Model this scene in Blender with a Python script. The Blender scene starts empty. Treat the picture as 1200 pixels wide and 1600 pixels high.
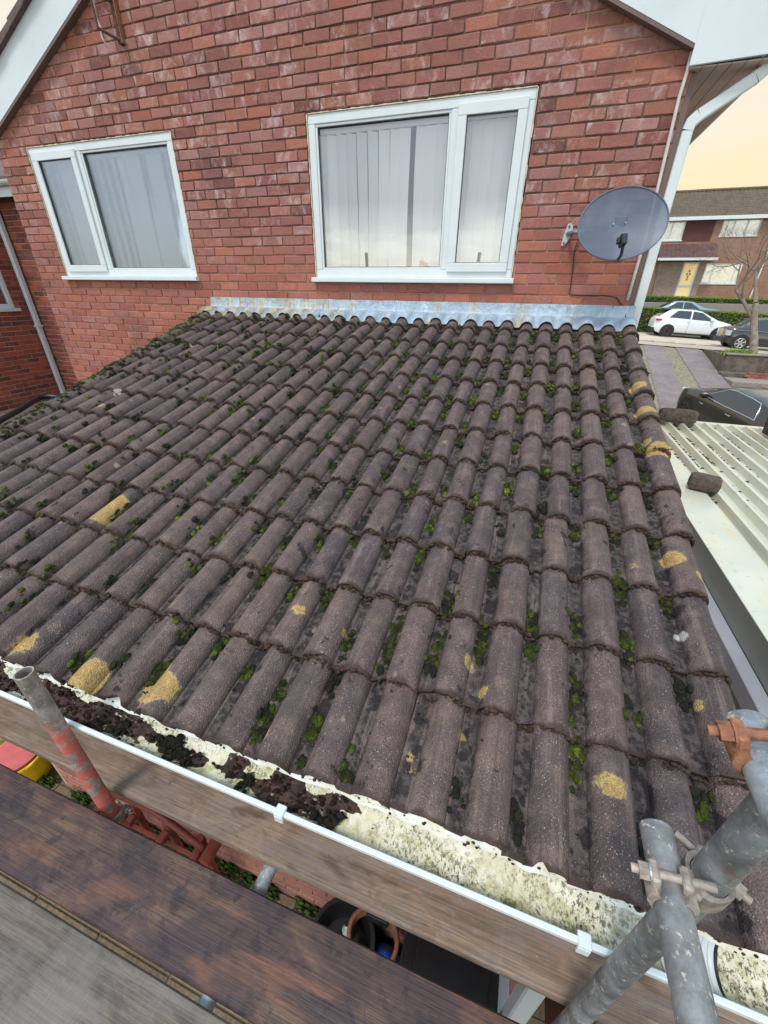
import bpy, bmesh, math, random
import numpy as np
from mathutils import Vector, Matrix, noise as mnoise

random.seed(7)
rng = np.random.default_rng(7)
SC = bpy.context.scene
COL = SC.collection
PI = math.pi

# ------------------------------------------------------------------ camera
CAM_R = [[0.9462383612077541, 0.32329579637975564, 0.010620349429849033],
         [0.1665914133764177, -0.4589190260888881, -0.8727202464036224],
         [-0.2772729066607122, 0.8275706347718634, -0.48810509083097464]]
CAM_C = (-0.6706006910809195, -3.9743622507908225, 0.1154890767055953)
CAM_F = 626.7641524288505            # focal length in pixels of a 1200 px wide picture
cam_d = bpy.data.cameras.new('camera')
cam = bpy.data.objects.new('camera', cam_d)
COL.objects.link(cam)
r0, r1, r2 = CAM_R
cam.matrix_world = Matrix(((r0[0], -r1[0], -r2[0], CAM_C[0]),
                           (r0[1], -r1[1], -r2[1], CAM_C[1]),
                           (r0[2], -r1[2], -r2[2], CAM_C[2]),
                           (0, 0, 0, 1)))
cam_d.sensor_fit = 'HORIZONTAL'
cam_d.sensor_width = 36.0
cam_d.lens = 36.0 * CAM_F / 1200.0
cam_d.clip_start = 0.02
cam_d.clip_end = 2000
SC.camera = cam

# ------------------------------------------------------------------ colour helper
def S(r, g, b):
    def f(c):
        c /= 255.0
        return c / 12.92 if c <= 0.04045 else ((c + 0.055) / 1.055) ** 2.4
    return (f(r), f(g), f(b), 1.0)

class NT:
    """small helper round a node tree"""
    def __init__(self, tree):
        self.t = tree
    def add(self, kind, props=None, **ins):
        n = self.t.nodes.new(kind)
        for k, v in (props or {}).items():
            setattr(n, k, v)
        for k, v in ins.items():
            k = k.replace('_', ' ')
            self.set(n.inputs[k], v)
        return n
    def set(self, sock, v):
        if isinstance(v, bpy.types.NodeSocket):
            self.t.links.new(v, sock)
        else:
            sock.default_value = v
    def math(self, op, a, b=0.0, c=None, clamp=False):
        n = self.t.nodes.new('ShaderNodeMath'); n.operation = op; n.use_clamp = clamp
        self.set(n.inputs[0], a); self.set(n.inputs[1], b)
        if c is not None: self.set(n.inputs[2], c)
        return n.outputs[0]
    def vmath(self, op, a, b=None, scale=None):
        n = self.t.nodes.new('ShaderNodeVectorMath'); n.operation = op
        self.set(n.inputs[0], a)
        if b is not None: self.set(n.inputs[1], b)
        if scale is not None: self.set(n.inputs['Scale'], scale)
        return n.outputs['Value'] if op in ('DISTANCE', 'LENGTH', 'DOT_PRODUCT') else n.outputs[0]
    def mix(self, fac, a, b, mode='MIX'):
        n = self.t.nodes.new('ShaderNodeMix'); n.data_type = 'RGBA'; n.blend_type = mode
        self.set(n.inputs[0], fac); self.set(n.inputs[6], a); self.set(n.inputs[7], b)
        return n.outputs[2]
    def ramp(self, fac, stops, interp='LINEAR'):
        n = self.t.nodes.new('ShaderNodeValToRGB'); n.color_ramp.interpolation = interp
        e = n.color_ramp.elements
        while len(e) < len(stops): e.new(0.5)
        for el, (p, c) in zip(e, stops):
            el.position = p
            el.color = c if not isinstance(c, (int, float)) else (c, c, c, 1)
        self.set(n.inputs[0], fac)
        return n.outputs[0]
    def step(self, v, a, b):
        n = self.t.nodes.new('ShaderNodeMapRange'); n.interpolation_type = 'SMOOTHSTEP'
        self.set(n.inputs[0], v); n.inputs[1].default_value = a; n.inputs[2].default_value = b
        return n.outputs[0]
    def noise(self, vec, scale, detail=3.0, rough=0.55, dist=0.0):
        n = self.add('ShaderNodeTexNoise', Vector=vec, Scale=scale, Detail=detail, Roughness=rough, Distortion=dist)
        return n.outputs[0]
    def voronoi(self, vec, scale, feature='F1', rand=1.0):
        n = self.add('ShaderNodeTexVoronoi', {'feature': feature}, Vector=vec, Scale=scale, Randomness=rand)
        return n
    def scalevec(self, vec, s):
        n = self.t.nodes.new('ShaderNodeMapping')
        self.set(n.inputs[0], vec); n.inputs['Scale'].default_value = s
        return n.outputs[0]
    def bump(self, h, strength=0.3, dist=0.01, normal=None):
        n = self.add('ShaderNodeBump', Height=h, Strength=strength, Distance=dist)
        if normal is not None: self.set(n.inputs['Normal'], normal)
        return n.outputs[0]

# ------------------------------------------------------------------ sky
SUN_EL, SUN_AZ = math.radians(60), math.radians(200)
world = bpy.data.worlds.new('World')
SC.world = world
world.use_nodes = True
wt = world.node_tree
for n in list(wt.nodes): wt.nodes.remove(n)
W = NT(wt)
sky = W.add('ShaderNodeTexSky')
sky.sky_type = 'NISHITA'; sky.sun_disc = False
sky.sun_elevation = SUN_EL; sky.sun_rotation = SUN_AZ
sky.air_density = 1.0; sky.dust_density = 2.0
geo = W.add('ShaderNodeNewGeometry')
dirv = W.vmath('SCALE', geo.outputs['Incoming'], scale=-1.0)
sep = W.add('ShaderNodeSeparateXYZ', Vector=dirv)
el = sep.outputs[2]
# cloud deck: cream near the horizon, lilac grey higher up, pale blue overhead
cn = W.noise(W.scalevec(dirv, (1.2, 1.2, 5.0)), 2.2, 5.0, 0.55, 0.4)
elw = W.math('ADD', el, W.math('MULTIPLY', W.math('SUBTRACT', cn, 0.5), 0.10))
warm_side = W.ramp(elw, [(0.0, (1.00, 0.76, 0.45, 1)), (0.10, (0.92, 0.75, 0.50, 1)), (0.16, (1.00, 0.80, 0.50, 1)), (0.25, (0.90, 0.80, 0.62, 1)), (0.34, (0.88, 0.82, 0.68, 1)), (0.50, (0.62, 0.80, 0.96, 1)), (1.0, (0.62, 0.92, 1.16, 1))])
cool_side = W.ramp(elw, [(0.0, (3.3, 2.9, 2.05, 1)), (0.085, (3.0, 3.05, 2.6, 1)), (0.145, (1.02, 1.06, 1.16, 1)), (0.34, (0.95, 1.04, 1.20, 1)), (0.6, (0.62, 0.90, 1.14, 1)), (1.0, (0.62, 0.92, 1.16, 1))])
side = W.step(sep.outputs[1], -0.35, 0.25)
dim_side = W.ramp(elw, [(0.0, (1.0, 0.98, 0.92, 1)), (0.10, (1.05, 1.10, 1.16, 1)), (0.20, (1.00, 1.08, 1.20, 1)), (0.34, (0.95, 1.04, 1.20, 1)), (0.6, (0.62, 0.90, 1.14, 1)), (1.0, (0.62, 0.92, 1.16, 1))])
cool_side = W.mix(W.step(sep.outputs[0], -0.62, -0.40), dim_side, cool_side)
cloud = W.mix(side, cool_side, warm_side)
below = W.step(el, -0.06, 0.0)
cn2 = W.noise(W.scalevec(dirv, (1.6, 1.6, 9.0)), 3.0, 6.0, 0.6, 0.6)
cloud = W.mix(W.math('MULTIPLY', W.step(cn2, 0.42, 0.66), 0.42), cloud, W.mix(side, (0.98, 1.02, 1.08, 1), (0.94, 0.86, 0.74, 1)))
cloud = W.mix(below, (0.10, 0.10, 0.09, 1), cloud)
bg1 = W.add('ShaderNodeBackground', Color=sky.outputs[0], Strength=0.07)
bg2 = W.add('ShaderNodeBackground', Color=cloud, Strength=0.80)
addw = W.add('ShaderNodeMixShader')
addw.inputs[0].default_value = 0.90
wt.links.new(bg1.outputs[0], addw.inputs[1]); wt.links.new(bg2.outputs[0], addw.inputs[2])
wo = W.add('ShaderNodeOutputWorld')
wt.links.new(addw.outputs[0], wo.inputs[0])

sun_d = bpy.data.lights.new('sun', 'SUN')
sun_d.energy = 1.8; sun_d.angle = math.radians(14); sun_d.color = (1.0, 0.95, 0.87)
sun = bpy.data.objects.new('sun', sun_d); COL.objects.link(sun)
sv = Vector((math.sin(SUN_AZ) * math.cos(SUN_EL), math.cos(SUN_AZ) * math.cos(SUN_EL), math.sin(SUN_EL)))
sun.rotation_euler = sv.to_track_quat('Z', 'Y').to_euler()
sun.location = sv * 60

SC.view_settings.view_transform = 'Standard'
SC.view_settings.look = 'None'
SC.view_settings.gamma = 1.0
SC.view_settings.exposure = 0.55
SC.view_settings.use_curve_mapping = False

# ------------------------------------------------------------------ mesh helper
class MB:
    def __init__(self):
        self.v = []; self.f = []
    def add(self, vs, fs):
        o = len(self.v)
        self.v.extend([tuple(p) for p in vs])
        self.f.extend([tuple(i + o for i in f) for f in fs])
        return self
    def box(self, x0, x1, y0, y1, z0, z1, ch=0.0, M=None):
        if ch <= 0:
            vs = [(x0,y0,z0),(x1,y0,z0),(x1,y1,z0),(x0,y1,z0),(x0,y0,z1),(x1,y0,z1),(x1,y1,z1),(x0,y1,z1)]
            fs = [(0,3,2,1),(4,5,6,7),(0,1,5,4),(1,2,6,5),(2,3,7,6),(3,0,4,7)]
        else:
            vs = []; idx = {}
            X, Y, Z = (x0, x1), (y0, y1), (z0, z1)
            for i in (0, 1):
                for j in (0, 1):
                    for k in (0, 1):
                        sx, sy, sz = (1, -1)[i], (1, -1)[j], (1, -1)[k]
                        for a in range(3):
                            p = [X[i] + sx * ch, Y[j] + sy * ch, Z[k] + sz * ch]
                            p[a] = (X[i], Y[j], Z[k])[a]
                            idx[(i, j, k, a)] = len(vs); vs.append(tuple(p))
            q = lambda *L: tuple(idx[l] for l in L)
            fs = []
            for a in range(3):
                b, c = (a + 1) % 3, (a + 2) % 3
                for s in (0, 1):
                    ring = []
                    for (u, w) in ((0, 0), (1, 0), (1, 1), (0, 1)):
                        t = [0, 0, 0]; t[a] = s; t[b] = u; t[c] = w
                        ring.append((t[0], t[1], t[2], a))
                    if s == 0: ring.reverse()
                    fs.append(q(*ring))
            for a in range(3):            # edges along axis a
                b, c = (a + 1) % 3, (a + 2) % 3
                for u in (0, 1):
                    for w in (0, 1):
                        t0 = [0, 0, 0]; t0[b] = u; t0[c] = w; t1 = list(t0); t1[a] = 1
                        f = [tuple(t0) + (b,), tuple(t1) + (b,), tuple(t1) + (c,), tuple(t0) + (c,)]
                        if (u + w) % 2 == 0: f.reverse()
                        fs.append(q(*f))
            for i in (0, 1):
                for j in (0, 1):
                    for k in (0, 1):
                        f = [(i, j, k, 0), (i, j, k, 1), (i, j, k, 2)]
                        if (i + j + k) % 2 == 0: f.reverse()
                        fs.append(q(*f))
        if M is not None:
            vs = [tuple(M @ Vector(p)) for p in vs]
        return self.add(vs, fs)
    def tube(self, path, r, seg=10, cap=True, wall=0.0):
        P = [Vector(p) for p in path]
        R = r if isinstance(r, (list, tuple)) else [r] * len(P)
        up = None; rings = []
        for i, p in enumerate(P):
            d = (P[min(i + 1, len(P) - 1)] - P[max(i - 1, 0)])
            if d.length < 1e-9: d = Vector((0, 0, 1))
            d.normalize()
            if up is None:
                up = Vector((0, 0, 1)) if abs(d.z) < 0.9 else Vector((1, 0, 0))
            a = d.cross(up)
            if a.length < 1e-6: a = d.cross(Vector((0.3, 1, 0.2)))
            a.normalize(); up = a.cross(d).normalized()
            rings.append([p + (a * math.cos(2*PI*k/seg) + up * math.sin(2*PI*k/seg)) * R[i] for k in range(seg)])
        vs = [q for ring in rings for q in ring]; fs = []
        for i in range(len(P) - 1):
            for k in range(seg):
                fs.append((i*seg + k, i*seg + (k+1) % seg, (i+1)*seg + (k+1) % seg, (i+1)*seg + k))
        n = len(vs)
        if wall > 0:
            for end, i in ((0, 0), (1, len(P) - 1)):
                inner = [P[i] + (q - P[i]) * (1 - wall / R[i]) for q in rings[i]]
                d = (P[1] - P[0]) if end == 0 else (P[-2] - P[-1])
                d.normalize()
                deep = [q + d * min(0.15, (P[1] - P[0]).length) for q in inner]
                b = len(vs); vs += inner + deep
                for k in range(seg):
                    k2 = (k + 1) % seg
                    fs.append((i*seg + k2, i*seg + k, b + k, b + k2) if end == 0 else (i*seg + k, i*seg + k2, b + k2, b + k))
                    fs.append((b + k2, b + k, b + seg + k, b + seg + k2) if end == 0 else (b + k, b + k2, b + seg + k2, b + seg + k))
        elif cap:
            fs.append(tuple(range(seg))[::-1]); fs.append(tuple(range(n - seg, n)))
        return self.add(vs, fs)
    def prism(self, poly, a, b, axis='y'):
        n = len(poly)
        def P(u, w, t):
            return {'y': (u, t, w), 'x': (t, u, w), 'z': (u, w, t)}[axis]
        vs = [P(u, w, a) for u, w in poly] + [P(u, w, b) for u, w in poly]
        fs = [tuple(range(n)), tuple(range(2*n - 1, n - 1, -1))]
        for i in range(n):
            j = (i + 1) % n
            fs.append((i, i + n, j + n, j))
        return self.add(vs, fs)
    def grid(self, fn, nu, nv, flip=False):
        vs = [fn(i / nu, j / nv) for j in range(nv + 1) for i in range(nu + 1)]
        fs = []
        for j in range(nv):
            for i in range(nu):
                a = j * (nu + 1) + i
                f = (a, a + 1, a + nu + 2, a + nu + 1)
                fs.append(f[::-1] if flip else f)
        return self.add(vs, fs)
    def mesh(self, name, mat=None, smooth=False, fix=True):
        me = bpy.data.meshes.new(name)
        me.from_pydata(self.v, [], self.f)
        if fix:
            bm = bmesh.new(); bm.from_mesh(me)
            bmesh.ops.recalc_face_normals(bm, faces=bm.faces)
            bm.to_mesh(me); bm.free()
        if mat is not None: me.materials.append(mat)
        if smooth is True:
            me.shade_smooth()
        elif smooth:
            me.shade_smooth()
            try: me.set_sharp_from_angle(angle=math.radians(smooth))
            except Exception: pass
        return me
    def build(self, name, mat, parent=None, smooth=False, fix=True, local=False):
        return link(name, self.mesh(name, mat, smooth, fix), parent, local)

def link(name, me, parent=None, local=False):
    o = bpy.data.objects.new(name, me)
    COL.objects.link(o)
    if parent is not None:
        o.parent = parent
        if not local:
            o.matrix_parent_inverse = Matrix.Translation(-world_loc(parent))
    return o

def world_loc(o):
    L = Vector(o.location)
    if o.parent is not None and o.matrix_parent_inverse == Matrix.Identity(4):
        L = L + world_loc(o.parent)
    return L

def tag(o, label=None, cat=None, group=None, kind=None):
    if label: o['label'] = label
    if cat: o['category'] = cat
    if group: o['group'] = group
    if kind: o['kind'] = kind
    return o

def empty(name, loc, label, cat, group=None, rz=0.0):
    e = bpy.data.objects.new(name, None)
    COL.objects.link(e)
    e.empty_display_size = 0.1
    e.location = loc; e.rotation_euler = (0, 0, rz)
    return tag(e, label, cat, group)

def project(p):
    d = [p[i] - CAM_C[i] for i in range(3)]
    q = [sum(CAM_R[i][j] * d[j] for j in range(3)) for i in range(3)]
    if q[2] < 0.05: return None
    return (600 + CAM_F * q[0] / q[2], 800 + CAM_F * q[1] / q[2], q[2])

def in_view(p, m=25):
    q = project(p)
    return q is not None and -m < q[0] < 1200 + m and -m < q[1] < 1600 + m

# ------------------------------------------------------------------ materials
def newmat(name):
    m = bpy.data.materials.new(name); m.use_nodes = True
    t = m.node_tree
    for n in list(t.nodes): t.nodes.remove(n)
    N = NT(t)
    out = N.add('ShaderNodeOutputMaterial')
    b = N.add('ShaderNodeBsdfPrincipled')
    t.links.new(b.outputs[0], out.inputs[0])
    return m, N, b, out

def geom(N): return N.add('ShaderNodeNewGeometry')
def objrand(N):
    """random number of the object, mixed with that of the loose piece of mesh"""
    a = N.add('ShaderNodeObjectInfo').outputs['Random']
    g = geom(N)
    return N.math('FRACT', N.math('ADD', N.math('MULTIPLY', a, 7.31), N.math('MULTIPLY', g.outputs['Random Per Island'], 5.77)))

def simple(name, c, rough=0.6, metal=0.0, var=0.12, scale=12.0, bump=0.0, bscale=60.0, spec=0.5, coat=0.0):
    m, N, b, o = newmat(name)
    pos = geom(N).outputs['Position']
    n1 = N.noise(pos, scale, 4.0)
    dark = tuple(x * (1 - var) for x in c[:3]) + (1,)
    lite = tuple(min(1, x * (1 + var)) for x in c[:3]) + (1,)
    N.set(b.inputs['Base Color'], N.ramp(n1, [(0.3, dark), (0.7, lite)]))
    N.set(b.inputs['Roughness'], N.math('ADD', rough - 0.06, N.math('MULTIPLY', N.noise(pos, scale * 2.3, 2.0), 0.12)))
    b.inputs['Metallic'].default_value = metal
    b.inputs['Specular IOR Level'].default_value = spec
    if coat: b.inputs['Coat Weight'].default_value = coat
    if bump:
        N.set(b.inputs['Normal'], N.bump(N.noise(pos, bscale, 4.0), bump, 0.004))
    return m

MAT = {}

def m_brick(name, cols, bloom=0.5, orange=0.0):
    m, N, b, o = newmat(name)
    g = geom(N); pos = g.outputs['Position']
    r = objrand(N)
    z = N.add('ShaderNodeSeparateXYZ', Vector=pos).outputs[2]
    zz = N.math('ADD', z, N.math('MULTIPLY', N.math('SUBTRACT', N.noise(pos, 0.9, 3.0), 0.5), 0.9))
    up = N.step(zz, 0.15, 0.85)
    r2 = N.math('FRACT', N.math('MULTIPLY', r, 13.7))
    c_lo = N.ramp(r, [(i / (len(cols[0]) - 1), c) for i, c in enumerate(cols[0])])
    c_up = N.ramp(r, [(i / (len(cols[1]) - 1), c) for i, c in enumerate(cols[1])])
    col = N.mix(up, c_lo, c_up)
    # fired mottling inside the brick
    mott = N.noise(pos, 26.0, 5.0, 0.65)
    col = N.mix(N.math('MULTIPLY', N.step(mott, 0.46, 0.70), 0.6), col, (0.34, 0.145, 0.10, 1))
    soot = N.noise(pos, 1.5, 6.0, 0.7)
    col = N.mix(N.math('MULTIPLY', N.step(soot, 0.50, 0.68), 0.45), col, (0.13, 0.075, 0.07, 1))
    col = N.mix(N.math('MULTIPLY', N.step(N.noise(pos, 40.0, 4.0, 0.6), 0.55, 0.75), 0.40), col, (0.16, 0.07, 0.072, 1))
    # white salt bloom, patchy, streaked
    bl = N.noise(N.vmath('ADD', N.scalevec(pos, (1.0, 1.0, 0.7)), N.vmath('SCALE', N.add('ShaderNodeCombineXYZ', X=r2, Y=r2, Z=r2).outputs[0], scale=3.0)), 11.0, 7.0, 0.72, 0.5)
    blm = N.math('MULTIPLY', N.step(bl, 0.47, 0.70), N.step(r2, 0.05, 0.85))
    blm = N.math('MULTIPLY', blm, N.math('ADD', N.math('MULTIPLY', up, bloom), bloom * 0.25))
    col = N.mix(N.math('MULTIPLY', blm, 0.8), col, (0.56, 0.44, 0.44, 1))
    # fine grit
    grit = N.noise(pos, 320.0, 3.0, 0.7)
    col = N.mix(0.40, col, N.ramp(grit, [(0.3, (0.12, 0.10, 0.10, 1)), (0.7, (0.80, 0.74, 0.72, 1))]), 'OVERLAY')
    N.set(b.inputs['Base Color'], col)
    b.inputs['Roughness'].default_value = 0.86
    b.inputs['Specular IOR Level'].default_value = 0.25
    h = N.math('ADD', N.math('MULTIPLY', N.noise(pos, 60.0, 6.0, 0.7), 1.0), N.math('MULTIPLY', grit, 0.35))
    N.set(b.inputs['Normal'], N.bump(h, 0.8, 0.007))
    return m

UP = [S(148, 98, 90), S(162, 112, 104), S(136, 88, 87), S(168, 116, 102), S(154, 108, 105), S(172, 114, 98), S(144, 97, 91), S(168, 126, 123), S(116, 76, 72), S(162, 104, 88), S(150, 106, 92), S(138, 84, 84)]
LO = [S(160, 98, 86), S(174, 108, 90), S(150, 92, 87), S(180, 116, 95), S(162, 110, 105), S(168, 102, 85), S(152, 100, 95), S(182, 118, 98)]
MAT['brick'] = m_brick('brick_red', (LO, UP), 0.85)
DK = [S(146, 78, 66), S(164, 86, 70), S(118, 68, 64), S(98, 62, 60), S(152, 82, 68), S(172, 90, 70), S(110, 72, 64), S(138, 72, 66)]
MAT['brick_dark'] = m_brick('brick_dark', (DK, DK), 0.15)
GR = [S(166, 116, 102), S(178, 126, 108), S(150, 108, 100), S(172, 118, 104)]
MAT['brick_garden'] = m_brick('brick_garden', (GR, GR), 0.2)

def m_mortar(name, lo, up):
    m, N, b, o = newmat(name)
    pos = geom(N).outputs['Position']
    z = N.add('ShaderNodeSeparateXYZ', Vector=pos).outputs[2]
    big = N.noise(pos, 1.1, 3.0)
    zz = N.math('ADD', z, N.math('MULTIPLY', N.math('SUBTRACT', big, 0.5), 1.4))
    col = N.mix(N.step(zz, 0.1, 0.8), lo, up)
    # sheltered strip below the verge keeps its pale pointing
    x = N.add('ShaderNodeSeparateXYZ', Vector=pos).outputs[0]
    line = N.math('SUBTRACT', 2.94, N.math('MULTIPLY', N.math('ABSOLUTE', N.math('ADD', x, 3.13)), 0.47))
    shel = N.step(N.math('SUBTRACT', line, N.math('ADD', z, N.math('MULTIPLY', big, 0.3))), 0.30, 0.02)
    col = N.mix(shel, col, S(190, 146, 122))
    col = N.mix(N.step(N.noise(pos, 9.0, 5.0), 0.58, 0.72), col, S(178, 150, 136))
    col = N.mix(0.5, col, N.ramp(N.noise(pos, 240.0, 3.0), [(0.3, (0.12, 0.1, 0.09, 1)), (0.7, (0.5, 0.46, 0.42, 1))]), 'OVERLAY')
    N.set(b.inputs['Base Color'], col)
    b.inputs['Roughness'].default_value = 0.95
    N.set(b.inputs['Normal'], N.bump(N.noise(pos, 180.0, 4.0), 0.6, 0.004))
    return m
MAT['mortar'] = m_mortar('mortar', S(182, 148, 130), S(116, 94, 86))
MAT['mortar_pale'] = m_mortar('mortar_pale', S(192, 168, 154), S(192, 168, 154))

# --- concrete roof tiles
ROOF_P = 0.2789; CP, SP = math.cos(ROOF_P), math.sin(ROOF_P)
ROOF_Y0, ROOF_Z0 = -0.0818, -0.1376
GAUGE = 0.2902; ROLL = 0.1487; ROLLX0 = 0.0127
def roof_pt(x, s, h=0.0):
    return Vector((x, ROOF_Y0 - s * CP - h * SP, ROOF_Z0 - s * SP + h * CP))

LICHEN = [(-1.907,-3.428,-1.065,.056,0),(-1.645,-3.39,-1.045,.064,0),(-1.66,-3.335,-1.039,.038,0),(-2.52,-2.786,-.881,.07,0),(-2.514,-2.702,-.857,.045,0),(-2.255,-3.408,-1.059,.06,0),(-1.93,-3.38,-1.051,.024,0),(-1.777,-3.429,-1.065,.02,0),(-1.206,-3.401,-1.057,.026,0),(-.611,-3.112,-.974,.028,0),(-.695,-3.028,-.95,.022,0),(-.285,-3.256,-1.015,.036,0),(-.724,-3.374,-1.049,.019,0),(-1.327,-3.015,-.946,.03,0),(-1.339,-2.934,-.923,.02,0),(-1.053,-3.047,-.956,.017,0),(-.431,-2.456,-.786,.023,0),(-.152,-2.523,-.805,.024,0),(-.015,-2.442,-.782,.039,0),(.032,-2.51,-.802,.037,0),(.015,-1.751,-.584,.055,0),(-.005,-1.408,-.486,.05,0),(-.013,-1.139,-.409,.05,0),(-.024,-1.694,-.568,.03,0),(-.035,-2.974,-.934,.018,0),(-.79,-3.357,-1.044,.014,0),(-.854,-3.331,-1.037,.017,0),(-.802,-3.329,-1.036,.017,0),(-.279,-2.237,-.723,.024,0),(-1.121,-3.041,-.954,.014,0),(-3.428,-1.978,-.649,.042,0),(-1.781,-2.862,-.902,.026,0),(-.203,-2.118,-.689,.018,0),(-3.442,-1.676,-.563,.036,1),(-3.219,-.931,-.349,.02,1),(-3.486,-1.75,-.584,.036,2),(-.049,-2.753,-.871,.02,1),(-.01,-2.848,-.899,.013,1),(-1.343,-2.174,-.705,.016,1),(-3.503,-.939,-.352,.024,1),(-2.431,-2.636,-.838,.018,1),(-3.126,-2.227,-.721,.016,1),(-3.433,-2.132,-.693,.024,1)]

def m_tile():
    m, N, b, o = newmat('concrete_tile')
    g = geom(N); pos = g.outputs['Position']
    r = N.add('ShaderNodeObjectInfo').outputs['Random']
    tc = N.add('ShaderNodeTexCoord').outputs['Object']
    sx = N.add('ShaderNodeSeparateXYZ', Vector=tc)
    base = N.ramp(r, [(0.0, S(97, 82, 80)), (0.2, S(112, 95, 89)), (0.4, S(88, 77, 77)), (0.6, S(119, 101, 93)), (0.8, S(99, 85, 83)), (1.0, S(107, 90, 86))])
    big = N.noise(pos, 3.2, 4.0, 0.6)
    col = N.mix(N.math('MULTIPLY', N.step(big, 0.45, 0.7), 0.6), base, S(94, 86, 90))
    mid = N.noise(pos, 17.0, 5.0, 0.62)
    col = N.mix(N.math('MULTIPLY', N.step(mid, 0.47, 0.66), 0.5), col, S(140, 118, 110))
    col = N.mix(N.math('MULTIPLY', N.step(mid, 0.5, 0.3), 0.5), col, S(80, 66, 72))
    # granular aggregate
    fine = N.noise(pos, 420.0, 2.0, 0.8)
    col = N.mix(0.75, col, N.ramp(fine, [(0.3, (0.13, 0.12, 0.13, 1)), (0.7, (0.78, 0.76, 0.76, 1))]), 'OVERLAY')
    vo = N.voronoi(pos, 250.0)
    spk = N.math('MULTIPLY', N.math('LESS_THAN', vo.outputs['Distance'], N.math('ADD', 0.12, N.math('MULTIPLY', N.add('ShaderNodeSeparateColor', Color=vo.outputs['Color']).outputs[1], 0.34))), N.math('GREATER_THAN', N.add('ShaderNodeSeparateColor', Color=vo.outputs['Color']).outputs[0], 0.62))
    spk = N.math('MULTIPLY', spk, N.step(N.noise(pos, 7.0, 3.0), 0.30, 0.60))
    col = N.mix(N.math('MULTIPLY', spk, N.math('ADD', 0.12, N.math('MULTIPLY', N.add('ShaderNodeSeparateColor', Color=vo.outputs['Color']).outputs[2], 0.72))), col, S(206, 190, 184))
    vo2 = N.voronoi(pos, 230.0)
    dk = N.math('MULTIPLY', N.math('LESS_THAN', vo2.outputs['Distance'], 0.36), N.math('GREATER_THAN', N.add('ShaderNodeSeparateColor', Color=vo2.outputs['Color']).outputs[1], 0.78))
    col = N.mix(N.math('MULTIPLY', dk, 0.6), col, S(52, 40, 44))
    # grey algae in the channels, with their shade put into the same dark colour
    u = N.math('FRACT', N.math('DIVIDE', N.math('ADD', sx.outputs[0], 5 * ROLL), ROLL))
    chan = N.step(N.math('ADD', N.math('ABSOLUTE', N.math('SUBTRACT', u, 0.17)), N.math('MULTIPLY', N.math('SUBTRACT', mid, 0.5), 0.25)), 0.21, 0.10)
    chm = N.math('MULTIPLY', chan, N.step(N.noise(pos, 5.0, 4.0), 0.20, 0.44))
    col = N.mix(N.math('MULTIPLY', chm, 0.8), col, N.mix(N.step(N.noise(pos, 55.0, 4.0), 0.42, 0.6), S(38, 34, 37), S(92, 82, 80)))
    # water streaks down the slope
    wst = N.noise(N.scalevec(tc, (34.0, 2.0, 10.0)), 1.0, 4.0, 0.65, 0.4)
    wst2 = N.add('ShaderNodeTexNoise', {'noise_dimensions': '4D'}, Vector=N.scalevec(tc, (42.0, 2.4, 8.0)), W=N.math('MULTIPLY', r, 40.0), Scale=1.0, Detail=4.0, Roughness=0.65).outputs[0]
    col = N.mix(N.math('MULTIPLY', N.step(wst2, 0.50, 0.68), 0.5), col, S(70, 60, 60))
    col = N.mix(N.math('MULTIPLY', N.step(wst2, 0.44, 0.32), 0.4), col, S(150, 130, 120))
    # black crust lichen, more of it low down and in the channels
    blk = N.noise(pos, 15.0, 5.0, 0.6, 0.3)
    bm_ = N.step(N.math('ADD', blk, N.math('MULTIPLY', chan, 0.10)), 0.625, 0.69)
    col = N.mix(N.math('MULTIPLY', bm_, 0.85), col, S(38, 33, 38))
    # brown dirty lower edge
    edge = N.step(N.math('ADD', sx.outputs[1], N.math('MULTIPLY', N.math('SUBTRACT', mid, 0.5), 0.06)), 0.020, 0.003)
    col = N.mix(N.math('MULTIPLY', edge, 0.85), col, S(70, 54, 48))
    # random small pale lichen discs
    v3 = N.voronoi(pos, 9.0)
    sc = N.add('ShaderNodeSeparateColor', Color=v3.outputs['Color'])
    warp = N.math('MULTIPLY', N.math('SUBTRACT', N.noise(pos, 60.0, 4.0), 0.5), 0.22)
    rad = N.math('ADD', N.math('MULTIPLY', sc.outputs[1], 0.13), 0.03)
    disc = N.math('MULTIPLY', N.step(N.math('SUBTRACT', N.math('ADD', v3.outputs['Distance'], warp), rad), 0.03, -0.02), N.math('GREATER_THAN', sc.outputs[0], 0.80))
    col = N.mix(N.math('MULTIPLY', disc, 0.5), col, N.ramp(sc.outputs[2], [(0.0, S(176, 150, 128)), (0.5, S(172, 158, 144)), (0.8, S(196, 158, 104)), (1.0, S(200, 188, 178))]))
    # the larger ochre and white lichens
    w1 = N.noise(pos, 38.0, 5.0, 0.65)
    w2 = N.noise(pos, 9.0, 2.0)
    wob = N.math('ADD', N.math('MULTIPLY', N.math('SUBTRACT', w1, 0.5), 0.030), N.math('MULTIPLY', N.math('SUBTRACT', w2, 0.5), 0.055))
    ochre = None; white = None; pink = None
    for (x, y, z, rr, t) in LICHEN:
        d = N.vmath('DISTANCE', pos, (x, y, z))
        k = N.math('SUBTRACT', N.math('ADD', d, N.math('MULTIPLY', wob, min(1.3, 12 * rr + 0.25))), rr * 1.05)
        if t == 0: ochre = k if ochre is None else N.math('MINIMUM', ochre, k)
        else: white = k if white is None else N.math('MINIMUM', white, k)
    holes = N.step(N.noise(pos, 130.0, 4.0, 0.7), 0.30, 0.46)
    grain = N.noise(pos, 300.0, 3.0, 0.75)
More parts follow.
